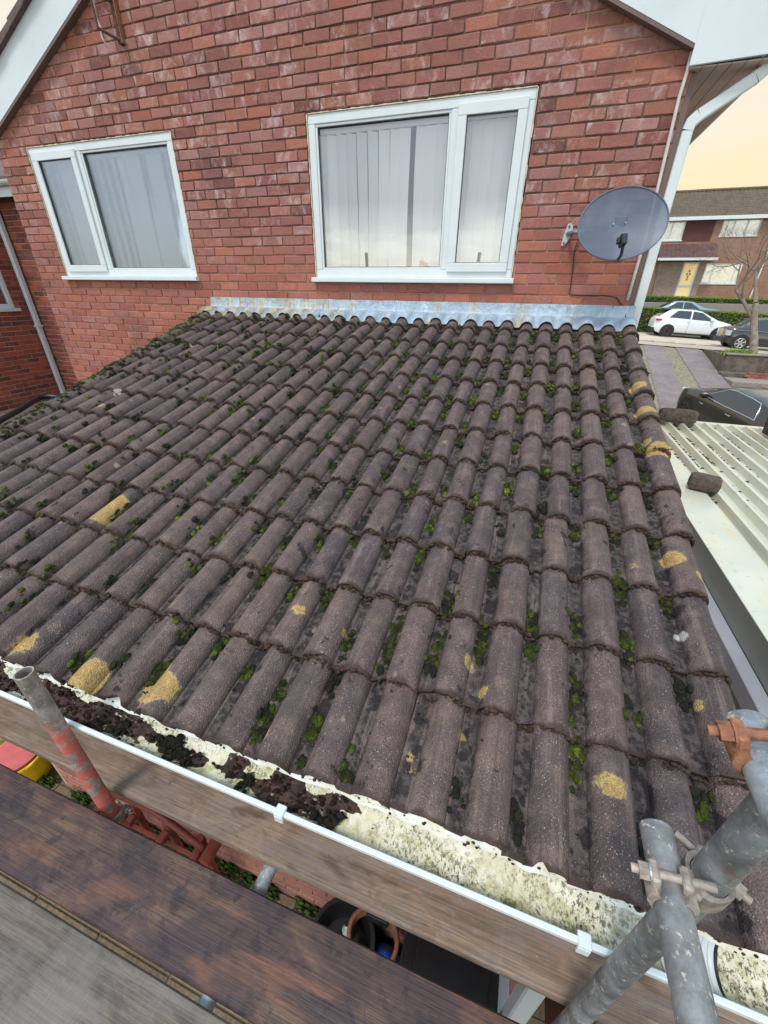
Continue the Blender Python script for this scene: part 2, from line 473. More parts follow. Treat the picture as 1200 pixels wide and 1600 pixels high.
    og = N.math('ADD', ochre, N.math('ADD', N.math('MULTIPLY', N.math('SUBTRACT', grain, 0.5), 0.018), N.math('MULTIPLY', N.math('SUBTRACT', N.noise(pos, 110.0, 3.0), 0.5), 0.018)))
    om = N.math('MULTIPLY', N.step(og, 0.003, -0.003), holes)
    ocol = N.mix(N.step(w1, 0.35, 0.68), S(176, 140, 82), S(206, 172, 104))
    ocol = N.mix(N.step(N.noise(pos, 210.0, 3.0), 0.52, 0.62), ocol, S(150, 116, 76))
    ocol = N.mix(N.math('MULTIPLY', N.step(og, -0.008, 0.0), 0.55), ocol, S(216, 190, 128))
    ocol = N.mix(N.math('MULTIPLY', N.step(og, -0.016, -0.034), 0.45), ocol, S(168, 142, 100))
    halo = N.math('MULTIPLY', N.step(N.math('ADD', og, N.math('MULTIPLY', N.math('SUBTRACT', w1, .5), .02)), 0.010, 0.0), 0.18)
    col = N.mix(halo, col, S(150, 134, 108))
    col = N.mix(N.math('MULTIPLY', om, 0.92), col, ocol)
    wm = N.math('MULTIPLY', N.step(white, 0.004, -0.004), holes)
    col = N.mix(N.math('MULTIPLY', wm, 0.85), col, S(205, 200, 195))
    N.set(b.inputs['Base Color'], col)
    N.set(b.inputs['Roughness'], N.math('ADD', 0.62, N.math('MULTIPLY', mid, 0.3)))
    b.inputs['Specular IOR Level'].default_value = 0.35
    h = N.math('ADD', N.math('MULTIPLY', fine, 0.6), N.math('ADD', N.math('MULTIPLY', spk, 0.5), N.math('MULTIPLY', bm_, 0.5)))
    h = N.math('ADD', h, N.math('MULTIPLY', N.noise(pos, 90.0, 4.0, 0.7), 1.2))
    h = N.math('ADD', h, N.math('MULTIPLY', N.math('SUBTRACT', 1.0, N.voronoi(pos, 190.0).outputs['Distance']), 0.9))
    N.set(b.inputs['Normal'], N.bump(h, 0.9, 0.005))
    return m
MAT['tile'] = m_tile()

def m_moss(name, stops, bright=None):
    m, N, b, o = newmat(name)
    g = geom(N); pos = g.outputs['Position']
    r = g.outputs['Random Per Island']
    k = N.math('ADD', N.math('MULTIPLY', r, 0.34), N.math('MULTIPLY', N.noise(pos, 1.7, 2.0), 0.55))
    k = N.math('ADD', k, N.math('MULTIPLY', N.math('SUBTRACT', N.noise(pos, 34.0, 4.0, 0.65), 0.36), 0.75))
    k = N.math('ADD', k, N.math('MULTIPLY', N.math('SUBTRACT', N.noise(pos, 260.0, 3.0), 0.5), 0.45))
    col = N.ramp(N.math('SUBTRACT', k, 0.0), stops)
    N.set(b.inputs['Base Color'], col)
    b.inputs['Roughness'].default_value = 0.95
    b.inputs['Specular IOR Level'].default_value = 0.15
    h = N.noise(pos, 420.0, 4.0, 0.75)
    N.set(b.inputs['Normal'], N.bump(h, 1.0, 0.006))
    return m
MAT['moss'] = m_moss('moss_green', [(0.0, S(32, 30, 28)), (0.34, S(48, 48, 34)), (0.50, S(60, 68, 34)), (0.66, S(82, 94, 38)), (0.82, S(112, 126, 44)), (1.0, S(160, 170, 66))])
MAT['crust'] = m_moss('dry_crust', [(0.0, S(44, 34, 32)), (0.5, S(74, 58, 50)), (0.8, S(98, 80, 66)), (1.0, S(86, 82, 56))])
MAT['debris'] = m_moss('gutter_silt', [(0.0, S(26, 20, 20)), (0.5, S(52, 36, 32)), (0.8, S(70, 48, 42)), (0.95, S(60, 58, 36)), (1.0, S(180, 165, 140))])
MAT['leaf'] = m_moss('dead_leaf', [(0.0, S(48, 40, 34)), (0.5, S(80, 66, 52)), (0.8, S(96, 84, 58)), (1.0, S(120, 106, 70))])
MAT['weed'] = m_moss('weed_green', [(0.0, S(30, 40, 22)), (0.5, S(54, 76, 34)), (1.0, S(100, 130, 56))])
MAT['hedge'] = m_moss('hedge_green', [(0.0, S(74, 88, 38)), (0.4, S(104, 126, 50)), (0.7, S(126, 148, 60)), (1.0, S(166, 178, 88))])

# --- painted / plastic
MAT['upvc'] = simple('white_upvc', (0.63, 0.68, 0.70, 1), 0.32, var=0.04, scale=5, spec=0.5)
MAT['fascia'] = simple('white_fascia_board', (0.60, 0.655, 0.69, 1), 0.38, var=0.06, scale=2.5)
MAT['soffit'] = simple('brown_soffit_board', S(178, 156, 152), 0.5, var=0.08, scale=6)
MAT['trim_brown'] = simple('brown_trim', S(104, 84, 80), 0.5, var=0.1)
MAT['roofdark'] = simple('dark_roof_tile', S(98, 80, 80), 0.85, var=0.25, scale=20, bump=0.5)
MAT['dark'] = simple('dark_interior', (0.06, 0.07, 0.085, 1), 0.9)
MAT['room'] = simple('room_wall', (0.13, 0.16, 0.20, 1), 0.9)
MAT['sealant'] = simple('dirty_sealant', S(206, 190, 168), 0.8, var=0.25, scale=30)
MAT['blind'] = simple('fabric_blind', (0.93, 0.92, 0.92, 1), 0.9, var=0.03, scale=3)
MAT['black'] = simple('black_plastic', (0.012, 0.012, 0.014, 1), 0.45, var=0.2)
MAT['rubber'] = simple('tyre_rubber', (0.018, 0.018, 0.02, 1), 0.8, var=0.2)
MAT['cable_black'] = simple('black_cable', (0.02, 0.018, 0.02, 1), 0.5)
MAT['cable_white'] = simple('white_cable', S(196, 190, 188), 0.5, var=0.12, scale=20)
MAT['steel'] = simple('zinc_plate', S(150, 160, 172), 0.45, 0.6, var=0.15, scale=40)

def m_window_glass():
    m, N, b, o = newmat('window_glass')
    t = m.node_tree
    fr = N.add('ShaderNodeFresnel', IOR=1.5).outputs[0]
    fac = N.math('MINIMUM', N.math('ADD', N.math('MULTIPLY', fr, 1.35), 0.05), 0.9)
    gl = N.add('ShaderNodeBsdfGlossy', Color=(0.92, 0.97, 1.0, 1), Roughness=0.005)
    tr = N.add('ShaderNodeBsdfTransparent', Color=(0.98, 0.985, 0.99, 1))
    mx = N.add('ShaderNodeMixShader')
    N.set(mx.inputs[0], fac); t.links.new(tr.outputs[0], mx.inputs[1]); t.links.new(gl.outputs[0], mx.inputs[2])
    # old panes bow a little
    pos = geom(N).outputs['Position']
    N.set(gl.inputs['Normal'], N.bump(N.noise(pos, 1.6, 2.0), 0.05, 0.02))
    t.links.new(mx.outputs[0], o.inputs[0])
    t.nodes.remove(b)
    return m
MAT['glass'] = m_window_glass()

def m_car_glass():
    m, N, b, o = newmat('car_glass')
    b.inputs['Base Color'].default_value = (0.03, 0.04, 0.05, 1)
    b.inputs['Roughness'].default_value = 0.04
    b.inputs['Specular IOR Level'].default_value = 0.9
    return m
MAT['carglass'] = m_car_glass()

def m_paint(name, c, coat=1.0, rough=0.35, metal=0.0):
    m, N, b, o = newmat(name)
    pos = geom(N).outputs['Position']
    dirt = N.noise(pos, 3.0, 4.0)
    col = N.mix(N.math('MULTIPLY', N.step(dirt, 0.55, 0.8), 0.10), c, (0.2, 0.18, 0.16, 1))
    N.set(b.inputs['Base Color'], col)
    b.inputs['Roughness'].default_value = rough
    b.inputs['Metallic'].default_value = metal
    b.inputs['Coat Weight'].default_value = coat
    b.inputs['Coat Roughness'].default_value = 0.05
    return m

def m_lead():
    m, N, b, o = newmat('weathered_lead')
    pos = geom(N).outputs['Position']
    x = N.add('ShaderNodeSeparateXYZ', Vector=pos).outputs[0]
    z = N.add('ShaderNodeSeparateXYZ', Vector=pos).outputs[2]
    col = N.ramp(N.noise(pos, 4.0, 4.0), [(0.3, S(150, 166, 182)), (0.7, S(178, 196, 212))])
    st = N.noise(N.scalevec(pos, (38.0, 4.0, 2.2)), 1.0, 4.0, 0.6)
    zone = N.math('MAXIMUM', N.step(N.math('ADD', x, N.noise(pos, 2.0, 2.0)), -1.75, -2.3), N.math('MULTIPLY', N.step(N.noise(N.scalevec(pos, (1, 0, 0)), 3.1, 2.0), 0.48, 0.60), 0.8))
    ye = N.math('MULTIPLY', N.step(st, 0.45, 0.60), zone)
    col = N.mix(N.math('MULTIPLY', ye, 0.9), col, N.mix(N.step(N.noise(pos, 22.0, 2.0), 0.4, 0.62), S(184, 170, 92), S(172, 132, 78)))
    wh = N.noise(N.scalevec(pos, (24.0, 9.0, 7.0)), 1.0, 6.0, 0.7, .5)
    col = N.mix(N.math('MULTIPLY', N.step(wh, 0.50, 0.66), 0.45), col, S(216, 226, 232))
    dk = N.noise(N.scalevec(pos, (90.0, 10.0, 5.0)), 1.0, 4.0, 0.7, 0.4)
    col = N.mix(N.math('MULTIPLY', N.math('MULTIPLY', N.step(dk, 0.56, 0.68), N.step(z, -0.07, -0.005)), 0.7), col, S(74, 66, 74))
    col = N.mix(N.math('MULTIPLY', N.step(N.noise(pos, 30.0, 5.0, 0.7), 0.58, 0.7), 0.4), col, S(120, 106, 96))
    N.set(b.inputs['Base Color'], col)
    b.inputs['Metallic'].default_value = 0.25
    N.set(b.inputs['Roughness'], N.math('ADD', 0.42, N.math('MULTIPLY', N.noise(pos, 25.0), 0.3)))
    N.set(b.inputs['Normal'], N.bump(N.noise(pos, 20.0, 6.0, 0.65), 0.9, 0.02))
    return m
MAT['lead'] = m_lead()

def m_galv(name, base=(120, 128, 136), rustpaint=None, metal=0.55):
    m, N, b, o = newmat(name)
    pos = geom(N).outputs['Position']
    c1 = S(*base); c2 = S(*[min(255, int(x * 1.28)) for x in base]); c0 = S(*[int(x * 0.66) for x in base])
    n1 = N.noise(pos, 14.0, 6.0, 0.7)
    col = N.ramp(n1, [(0.30, c0), (0.5, c1), (0.72, c2)])
    sc = N.noise(N.scalevec(pos, (70, 70, 9)), 1.0, 4.0, 0.7)
    col = N.mix(N.math('MULTIPLY', N.step(sc, 0.60, 0.7), 0.5), col, S(182, 178, 172))
    sp = N.noise(pos, 70.0, 5.0, 0.75)
    col = N.mix(N.math('MULTIPLY', N.step(sp, 0.57, 0.66), 0.8), col, S(220, 212, 196))
    col = N.mix(N.math('MULTIPLY', N.step(N.noise(pos, 11.0, 5.0, .7), 0.55, 0.66), 0.6), col, S(128, 102, 84))
    mm = metal
    if rustpaint is not None:
        z = N.add('ShaderNodeSeparateXYZ', Vector=pos).outputs[2]
        msk = N.math('MULTIPLY', N.math('MULTIPLY', N.step(N.math('ADD', z, N.math('MULTIPLY', n1, 0.25)), -0.93, -1.0), N.step(N.noise(pos, 19.0, 6.0, 0.75), 0.56, 0.46)), .85)
        col = N.mix(msk, col, S(*rustpaint))
        N.set(b.inputs['Metallic'], N.math('MULTIPLY', N.math('SUBTRACT', 1.0, msk), metal))
    else:
        b.inputs['Metallic'].default_value = mm
    N.set(b.inputs['Base Color'], col)
    N.set(b.inputs['Roughness'], N.math('ADD', 0.42, N.math('MULTIPLY', n1, 0.3)))
    N.set(b.inputs['Normal'], N.bump(N.math('ADD', sp, n1), 0.25, 0.003))
    return m
MAT['galv'] = m_galv('galvanised_tube', (132, 134, 136), metal=.4)
MAT['galv_red'] = m_galv('galvanised_tube_red_paint', (146, 138, 134), (196, 84, 72), metal=.3)
MAT['galv_pale'] = m_galv('galvanised_tube_pale', (158, 166, 174), metal=.4)
MAT['rust'] = simple('rusty_steel', S(146, 98, 74), 0.85, 0.1, var=0.5, scale=70, bump=0.5, bscale=200)
MAT['rust_dark'] = simple('dark_rust', S(96, 54, 38), 0.8, 0.1, var=0.5, scale=40, bump=0.5, bscale=200)
MAT['coupler'] = simple('worn_coupler', S(158, 146, 136), 0.6, 0.3, var=0.55, scale=45, bump=0.4, bscale=150)

def m_wood(name, c_dark, c_mid, c_lite, wet=0.0, grey=0.0, rough=0.75, ax=0, nails=False):
    m, N, b, o = newmat(name)
    pos = N.add('ShaderNodeTexCoord').outputs['Object']
    s = [26.0, 26.0, 26.0]; s[ax] = 1.3
    warp = N.noise(pos, 2.2, 3.0)
    p2 = N.vmath('ADD', N.scalevec(pos, tuple(s)), N.vmath('SCALE', N.add('ShaderNodeCombineXYZ', X=warp, Y=warp, Z=warp).outputs[0], scale=5.0))
    g1 = N.noise(p2, 1.0, 6.0, 0.65, 0.6)
    s2 = [150.0, 150.0, 150.0]; s2[ax] = 3.5
    g2 = N.noise(N.scalevec(pos, tuple(s2)), 1.0, 4.0, 0.7)
    col = N.ramp(g1, [(0.28, c_dark), (0.5, c_mid), (0.72, c_lite)])
    col = N.mix(0.62, col, N.ramp(g2, [(0.28, (0.14, 0.13, 0.13, 1)), (0.7, (0.72, 0.7, 0.68, 1))]), 'OVERLAY')
    # dark grain lines
    wv = N.noise(N.scalevec(pos, tuple([60.0 if i != ax else 1.1 for i in range(3)])), 1.0, 3.0, 0.5, 1.0)
    ln = N.math('SUBTRACT', 1.0, N.step(N.math('ABSOLUTE', N.math('SUBTRACT', wv, 0.5)), 0.0, 0.018))
    col = N.mix(N.math('MULTIPLY', ln, 0.45), col, tuple(x * 0.4 for x in c_dark[:3]) + (1,))
    vk = N.voronoi(N.scalevec(pos, tuple([5.0 if i != ax else 1.5 for i in range(3)])), 1.0)
    kn = N.math('MULTIPLY', N.step(vk.outputs['Distance'], 0.16, 0.07), N.math('GREATER_THAN', N.add('ShaderNodeSeparateColor', Color=vk.outputs['Color']).outputs[0], 0.45))
    col = N.mix(N.math('MULTIPLY', kn, 0.75), col, tuple(x * 0.45 for x in c_dark[:3]) + (1,))
    cr_ = N.noise(N.scalevec(pos, tuple([46.0 if i != ax else 0.8 for i in range(3)])), 1.0, 2.0, 0.4, 0.6)
    crm = N.math('MULTIPLY', N.math('SUBTRACT', 1.0, N.step(N.math('ABSOLUTE', N.math('SUBTRACT', cr_, 0.62)), 0.0, 0.010)), 0.8)
    col = N.mix(crm, col, (0.012, 0.010, 0.010, 1))
    sp_ = N.math('MULTIPLY', N.step(N.noise(pos, 46.0, 5.0, .7), .68, .73), .55)
    col = N.mix(sp_, col, S(170, 162, 152))
    if wet:
        wn = N.noise(N.scalevec(pos, tuple([1.0 if i != ax else 0.55 for i in range(3)])), 6.5, 5.0, 0.6, 0.5)
        wm = N.step(wn, 0.40, 0.56)
        col = N.mix(N.math('MULTIPLY', wm, wet), col, S(58, 44, 50))
        wn2 = N.noise(pos, 13.0, 5.0, 0.65, 0.6)
        col = N.mix(N.math('MULTIPLY', N.step(wn2, 0.54, 0.62), wet * .8), col, S(36, 31, 40))
        wn3 = N.noise(N.scalevec(pos, tuple([9.0 if i != ax else 0.9 for i in range(3)])), 1.6, 6.0, 0.7, 0.3)
        col = N.mix(N.math('MULTIPLY', N.step(wn3, 0.54, 0.70), .45), col, S(150, 98, 72))
        col = N.mix(N.math('MULTIPLY', N.step(wn3, 0.46, 0.34), .5), col, S(62, 50, 58))
        col = N.mix(N.math('MULTIPLY', N.step(N.noise(N.scalevec(pos, tuple([2.2 if i != ax else 1.0 for i in range(3)])), 3.4, 4.0), 0.56, 0.70), 0.34 * wet), col, S(158, 104, 72))
    if grey:
        gs = N.noise(N.scalevec(pos, tuple([5.0 if i != ax else 1.2 for i in range(3)])), 3.0, 6.0, .7, .8)
        col = N.mix(N.math('MULTIPLY', N.step(gs, .50, .62), .4), col, S(128, 118, 122))
        col = N.mix(N.math('MULTIPLY', N.step(gs, .45, .36), .45), col, S(88, 82, 72))
        gn = N.noise(pos, 4.0, 5.0, 0.65)
        col = N.mix(N.math('MULTIPLY', N.step(gn, 0.42, 0.62), grey), col, S(122, 116, 108))
        # cross saw marks
        sc = [9.0, 9.0, 9.0]; sc[ax] = 150.0
        sm = N.noise(N.scalevec(pos, tuple(sc)), 1.0, 3.0, 0.7)
        col = N.mix(0.30 * grey, col, N.ramp(sm, [(0.3, (0.2, 0.2, 0.2, 1)), (0.7, (0.68, 0.68, 0.68, 1))]), 'OVERLAY')
        col = N.mix(N.math('MULTIPLY', N.step(N.noise(pos, 11.0, 5.0, 0.7), 0.62, 0.7), 0.5), col, S(58, 50, 46))
    if nails:
        nn = N.noise(N.scalevec(pos, (1.6, 6.0, 6.0)), 2.0, 4.0, 0.6, 0.4)
        col = N.mix(N.math('MULTIPLY', N.step(nn, 0.57, 0.70), 0.7), col, S(82, 58, 42))
    N.set(b.inputs['Base Color'], col)
    N.set(b.inputs['Roughness'], N.math('ADD', rough - 0.2, N.math('MULTIPLY', g1, 0.35)))
    b.inputs['Specular IOR Level'].default_value = 0.4
    N.set(b.inputs['Normal'], N.bump(N.math('ADD', g1, N.math('MULTIPLY', g2, 0.8)), 0.5, 0.004))
    return m
MAT['board_wet'] = m_wood('wet_brown_board', S(62, 48, 46), S(94, 74, 65), S(124, 96, 78), wet=0.75, rough=0.6)
MAT['board_grey'] = m_wood('grey_board', S(78, 72, 66), S(104, 96, 88), S(128, 118, 108), grey=0.6, rough=0.75)
MAT['board_plank'] = m_wood('weathered_plank', S(108, 88, 74), S(134, 112, 96), S(158, 136, 118), grey=0.35, nails=True, rough=0.75)
MAT['fence_wood'] = m_wood('timber', S(70, 58, 50), S(92, 78, 68), S(112, 98, 86), grey=0.5)

def m_gutter():
    m, N, b, o = newmat('algae_stained_gutter')
    pos = geom(N).outputs['Position']
    g = N.add('ShaderNodeSeparateXYZ', Vector=pos)
    col = N.mix(N.step(N.noise(pos, 9.0, 5.0, 0.65), 0.35, 0.65), S(234, 231, 216), S(214, 208, 182))
    al = N.noise(pos, 19.0, 7.0, 0.75, 0.8)
    low = N.step(N.math('ADD', g.outputs[2], N.math('MULTIPLY', N.math('SUBTRACT', al, 0.5), 0.06)), -1.150, -1.205)
    col = N.mix(N.math('MULTIPLY', low, N.step(al, 0.44, 0.66)), col, N.mix(N.step(N.noise(pos, 40.0, 4.0), 0.4, 0.6), S(146, 134, 84), S(170, 174, 104)))
    col = N.mix(N.math('MULTIPLY', N.step(N.noise(pos, 17.0, 5.0, 0.7), 0.58, 0.70), 0.8), col, S(150, 162, 72))
    sp = N.noise(N.scalevec(pos, (1.0, 0.6, 0.6)), 120.0, 5.0, 0.75)
    spz = N.step(N.noise(pos, 6.0, 3.0), 0.3, 0.6)
    col = N.mix(N.math('MULTIPLY', N.step(sp, 0.515, 0.575), N.math('MULTIPLY', spz, 0.9)), col, S(62, 52, 40))
    col = N.mix(N.math('MULTIPLY', N.step(N.noise(pos, 22.0, 7.0, 0.78, .6), 0.555, 0.65), 0.85), col, S(92, 76, 50))
    N.set(b.inputs['Base Color'], col)
    b.inputs['Roughness'].default_value = 0.6
    N.set(b.inputs['Normal'], N.bump(N.math('ADD', sp, al), 0.4, 0.004))
    return m
MAT['gutter'] = m_gutter()
def m_tray():
    m, N, b, o = newmat('stained_white_tray')
    pos = geom(N).outputs['Position']
    col = N.mix(N.step(N.noise(pos, 7.0, 5.0, 0.6), 0.4, 0.62), S(228, 232, 230), S(218, 212, 192))
    col = N.mix(N.math('MULTIPLY', N.step(N.noise(pos, 16.0, 4.0, 0.6), 0.60, 0.72), 0.7), col, S(190, 202, 150))
    col = N.mix(N.math('MULTIPLY', N.step(N.noise(N.scalevec(pos, (1, 2.2, 2.2)), 42.0, 5.0, 0.75), 0.575, 0.64), 0.85), col, S(70, 62, 56))
    N.set(b.inputs['Base Color'], col)
    b.inputs['Roughness'].default_value = 0.55
    N.set(b.inputs['Normal'], N.bump(N.noise(pos, 60.0, 5.0, 0.7), 0.4, 0.004))
    return m
MAT['tray'] = m_tray()

def m_ground(name, stops, scale, fine=60.0, rough=0.95, specks=None):
    m, N, b, o = newmat(name)
    pos = geom(N).outputs['Position']
    n1 = N.noise(pos, scale, 6.0, 0.62)
    col = N.ramp(n1, stops)
    f = N.noise(pos, fine, 4.0, 0.7)
    col = N.mix(0.6, col, N.ramp(f, [(0.3, (0.2, 0.2, 0.2, 1)), (0.7, (0.75, 0.75, 0.75, 1))]), 'OVERLAY')
    if specks:
        v = N.voronoi(pos, specks[0])
        cc = N.add('ShaderNodeSeparateColor', Color=v.outputs['Color']).outputs[0]
        col = N.mix(0.6, col, N.ramp(cc, [(0.0, specks[1]), (1.0, specks[2])]))
    N.set(b.inputs['Base Color'], col)
    b.inputs['Roughness'].default_value = rough
    N.set(b.inputs['Normal'], N.bump(f, 0.5, 0.02))
    return m
MAT['ground'] = m_ground('earth', [(0.3, S(88, 82, 66)), (0.5, S(104, 98, 76)), (0.7, S(92, 98, 62))], 1.2)
MAT['gravel'] = m_ground('gravel_mix', [(0.3, S(112, 104, 84)), (0.7, S(140, 130, 106))], 3.0, 30.0, specks=(22.0, S(80, 74, 60), S(172, 162, 138)))
MAT['concrete'] = m_ground('drive_concrete', [(0.3, S(118, 106, 108)), (0.6, S(138, 124, 124)), (0.8, S(150, 136, 132))], 2.0, 25.0)
MAT['road'] = m_ground('road_surface', [(0.3, S(186, 168, 150)), (0.7, S(206, 190, 170))], 0.8, 18.0)
MAT['pave'] = m_ground('pavement_surface', [(0.3, S(176, 158, 142)), (0.7, S(194, 176, 156))], 0.9, 20.0)
MAT['yard'] = m_ground('yard_paving', [(0.3, S(98, 84, 68)), (0.6, S(120, 104, 84)), (0.8, S(88, 84, 58))], 3.0, 40.0)
MAT['kerb'] = simple('kerb_stone', S(140, 130, 122), 0.9, var=0.2)
MAT['stone'] = simple('mossy_stone', S(84, 72, 66), 0.95, var=0.5, scale=28, bump=0.9, bscale=70)
MAT['bark'] = simple('grey_bark', S(140, 128, 112), 0.9, var=0.35, scale=8, bump=0.6, bscale=30)
MAT['twig'] = simple('grey_twig', S(134, 118, 106), 0.9, var=0.25)
MAT['bark_dark'] = simple('dark_bark', S(70, 62, 54), 0.9, var=0.3)

# ------------------------------------------------------------------ terrain
def sm(a, b, x):
    t = max(0.0, min(1.0, (x - a) / (b - a))); return t * t * (3 - 2 * t)
def road_z(x): return -2.2 - 0.036 * (max(-15, min(40, x)) - 5)
def ground_z(x, y):
    rz = road_z(x)
    if y < 8.0: return -3.8
    if y < 19.8:
        t = (y - 8.0) / 11.8
        return -3.8 + 1.6 * t + (rz + 2.2) * t * t
    if y < 28.5: return rz
    return rz + (-0.75 - rz) * sm(29.5, 39.0, y) + 0.02 * max(0, y - 45)

XS = sorted(set([-400, -200, -100, -60, -40] + [x * 2.0 for x in range(-15, 26)] + [55, 70, 100, 200, 400]))
YS = sorted(set([-400, -200, -100, -60, -40, -25, -15, -10, -6, -4] + [y * 1.0 for y in range(-3, 48)] + [28.5, 29.5, 50, 60, 80, 120, 250, 400]))
mb = MB()
vs = [(x, y, ground_z(x, y) - (0.02 if 19.7 < y < 28.6 else 0)) for y in YS for x in XS]
nx = len(XS)
fs = [(j*nx+i, j*nx+i+1, (j+1)*nx+i+1, (j+1)*nx+i) for j in range(len(YS)-1) for i in range(nx-1)]
mb.add(vs, fs)
tag(mb.build('ground', MAT['ground'], smooth=True, fix=False), kind='structure')

def strip(name, x_of, y0, y1, mat, lift, n=24, m=2):
    mb = MB()
    def fn(u, v):
        y = y0 + (y1 - y0) * v
        xa, xb = x_of(y); x = xa + (xb - xa) * u
        return (x, y, ground_z(x, y) + lift)
    mb.grid(fn, m, n)
    return tag(mb.build(name, mat, smooth=True, fix=False), kind='structure')
strip('gravel_bed', lambda y: (3.75 + .085*(y-19.8), 6.9 + .085*(y-19.8)), 1.6, 19.75, MAT['gravel'], 0.012, 40, 4)
strip('drive_strip', lambda y: (4.45 + .085*(y-19.8), 5.37 + .095*(y-19.8)), 1.6, 19.78, MAT['concrete'], 0.03, 40, 2)
strip('drive_strip', lambda y: (5.81 + .06*(y-19.8), 6.77 + .05*(y-19.8)), 1.6, 19.78, MAT['concrete'], 0.03, 40, 2)
strip('pavement', lambda y: (-30, 60), 19.8, 21.6, MAT['pave'], 0.05, 4, 60)
strip('road', lambda y: (-30, 60), 21.6, 28.0, MAT['road'], 0.004, 8, 60)
mb = MB()
for i in range(60):
    x = -14 + i * 0.92
    z = road_z(x)
    mb.box(x, x + 0.9, 21.5, 21.62, z - 0.1, z + 0.065, 0.012)
tag(mb.build('kerb', MAT['kerb']), kind='structure')
# yard behind the extension
mb = MB()
for i in range(10):
    for j in range(5):
        x0 = -5.2 + i * 0.6; y0 = -6.05 + j * 0.6
        mb.box(x0, x0 + 0.592, y0, y0 + 0.592, -3.9, -3.786 + random.uniform(-.004, .004), 0.006)
tag(mb.build('yard_paving', MAT['yard']), kind='structure')

# ------------------------------------------------------------------ brick laying
def brick_meshes(mat, L=0.215, H=0.065, D=0.05, n=10):
    out = []
    for i in range(n):
        b = MB(); b.box(-L/2, L/2, 0.0, D, -H/2, H/2, 0.004)
        b.v = [(x + random.uniform(-.003, .003), y + random.uniform(-.0012, .003), z + random.uniform(-.0032, .0032)) for x, y, z in b.v]
        out.append(b.mesh('brick', mat, fix=False))
    return out

def lay_bricks(parent, frame, spans, meshes, mat, limit, seen):
    """frame(u, w, d) -> world point, d out of the wall; spans: list of (u0, u1, w0, w1)"""
    o0 = Vector(frame(0, 0, 0)); eu = Vector(frame(1, 0, 0)) - o0; ew = Vector(frame(0, 1, 0)) - o0; ed = Vector(frame(0, 0, 1)) - o0
    items = []
    for (u0, u1, w0, w1) in spans:
        c = o0 + eu * ((u0 + u1) / 2) + ew * ((w0 + w1) / 2)
        q = project(c)
        vis = in_view(c) and seen(c)
        items.append((0 if vis else 1, (c - Vector(CAM_C)).length, (u0, u1, w0, w1), c))
    items.sort(key=lambda t: (t[0], t[1]))
    rest = MB()
    n = 0
    for vis, dist, (u0, u1, w0, w1), c in items:
        me = random.choice(meshes)
        d = random.uniform(-0.003, 0.003)
        sx, sz = (u1 - u0) / 0.215, (w1 - w0) / 0.065
        rot = random.uniform(-0.008, 0.008)
        # local x -> eu, local -y -> ed (out), local z -> ew
        M = Matrix.Translation(c + ed * d) @ Matrix(((eu.x, -ed.x, ew.x), (eu.y, -ed.y, ew.y), (eu.z, -ed.z, ew.z))).to_4x4() @ Matrix.Rotation(rot, 4, 'Y') @ Matrix.Diagonal((sx, 1, sz, 1))
        if vis == 0 and n < limit:
            o = bpy.data.objects.new('brick', me); COL.objects.link(o)
            o.parent = parent
            o.matrix_parent_inverse = Matrix.Translation(-world_loc(parent))
            o.matrix_basis = M
            n += 1
        else:
            rest.add([M @ v.co for v in me.vertices], [tuple(p.vertices) for p in me.polygons])
    if rest.v:
        o = rest.build('brickwork', mat, parent, fix=False)
        o['kind'] = 'stuff'
    return n

def courses(u0, u1, w0, w1, off=0.0, openings=(), top=None, ph=0):
    """stretcher bond; u runs along the wall, brick module 225 x 75"""
    out = []
    r_ = int(round((w1 - w0) / 0.075))
    for r in range(r_):
        wb = w0 + r * 0.075 + 0.005; wt = wb + 0.065
        shift = off + (0.1125 if (r + ph) % 2 else 0.0)
        k0 = math.floor((u0 - shift) / 0.225) - 1
        u = shift + k0 * 0.225
        while u < u1:
            a, b = u + 0.005, u + 0.22
            u += 0.225
            a, b = max(a, u0), min(b, u1)
            if b - a < 0.03: continue
            if top is not None:
                if wb > top((a + b) / 2) + 0.05: continue
            segs = [(a, b)]
            for (oa, ob, wa, wbb) in openings:
                if wt > wa + 0.01 and wb < wbb - 0.01:
                    ns = []
                    for (p, q) in segs:
                        if q <= oa or p >= ob: ns.append((p, q))
                        else:
                            if p < oa: ns.append((p, oa - 0.004))
                            if q > ob: ns.append((ob + 0.004, q))
                    segs = ns
            for (p, q) in segs:
                if q - p > 0.025: out.append((p, q, wb, wt))
    return out

# ------------------------------------------------------------------ the house
HX0 = -6.42
gable_top = lambda x: 2.94 - 0.47 * abs(x + 3.13)
house = empty('brick_house', (-3.2, 4.0, -3.8), 'red brick gable house with two white windows above the tiled lean-to roof', 'house')
RWIN = (-2.72, -0.91, 0.15, 1.35)
LWIN = (-5.98, -4.09, 0.15, 1.35)

def wall_with_holes(u0, u1, w0, w1, holes, top=None):
    """rectangles that tile the wall round its openings"""
    us = sorted(set([u0, u1] + [h[0] for h in holes] + [h[1] for h in holes]))
    ws = sorted(set([w0, w1] + [h[2] for h in holes] + [h[3] for h in holes]))
    out = []
    for i in range(len(us) - 1):
        for j in range(len(ws) - 1):
            cu, cw = (us[i] + us[i+1]) / 2, (ws[j] + ws[j+1]) / 2
            if any(h[0] < cu < h[1] and h[2] < cw < h[3] for h in holes): continue
            out.append((us[i], us[i+1], ws[j], ws[j+1]))
    return out

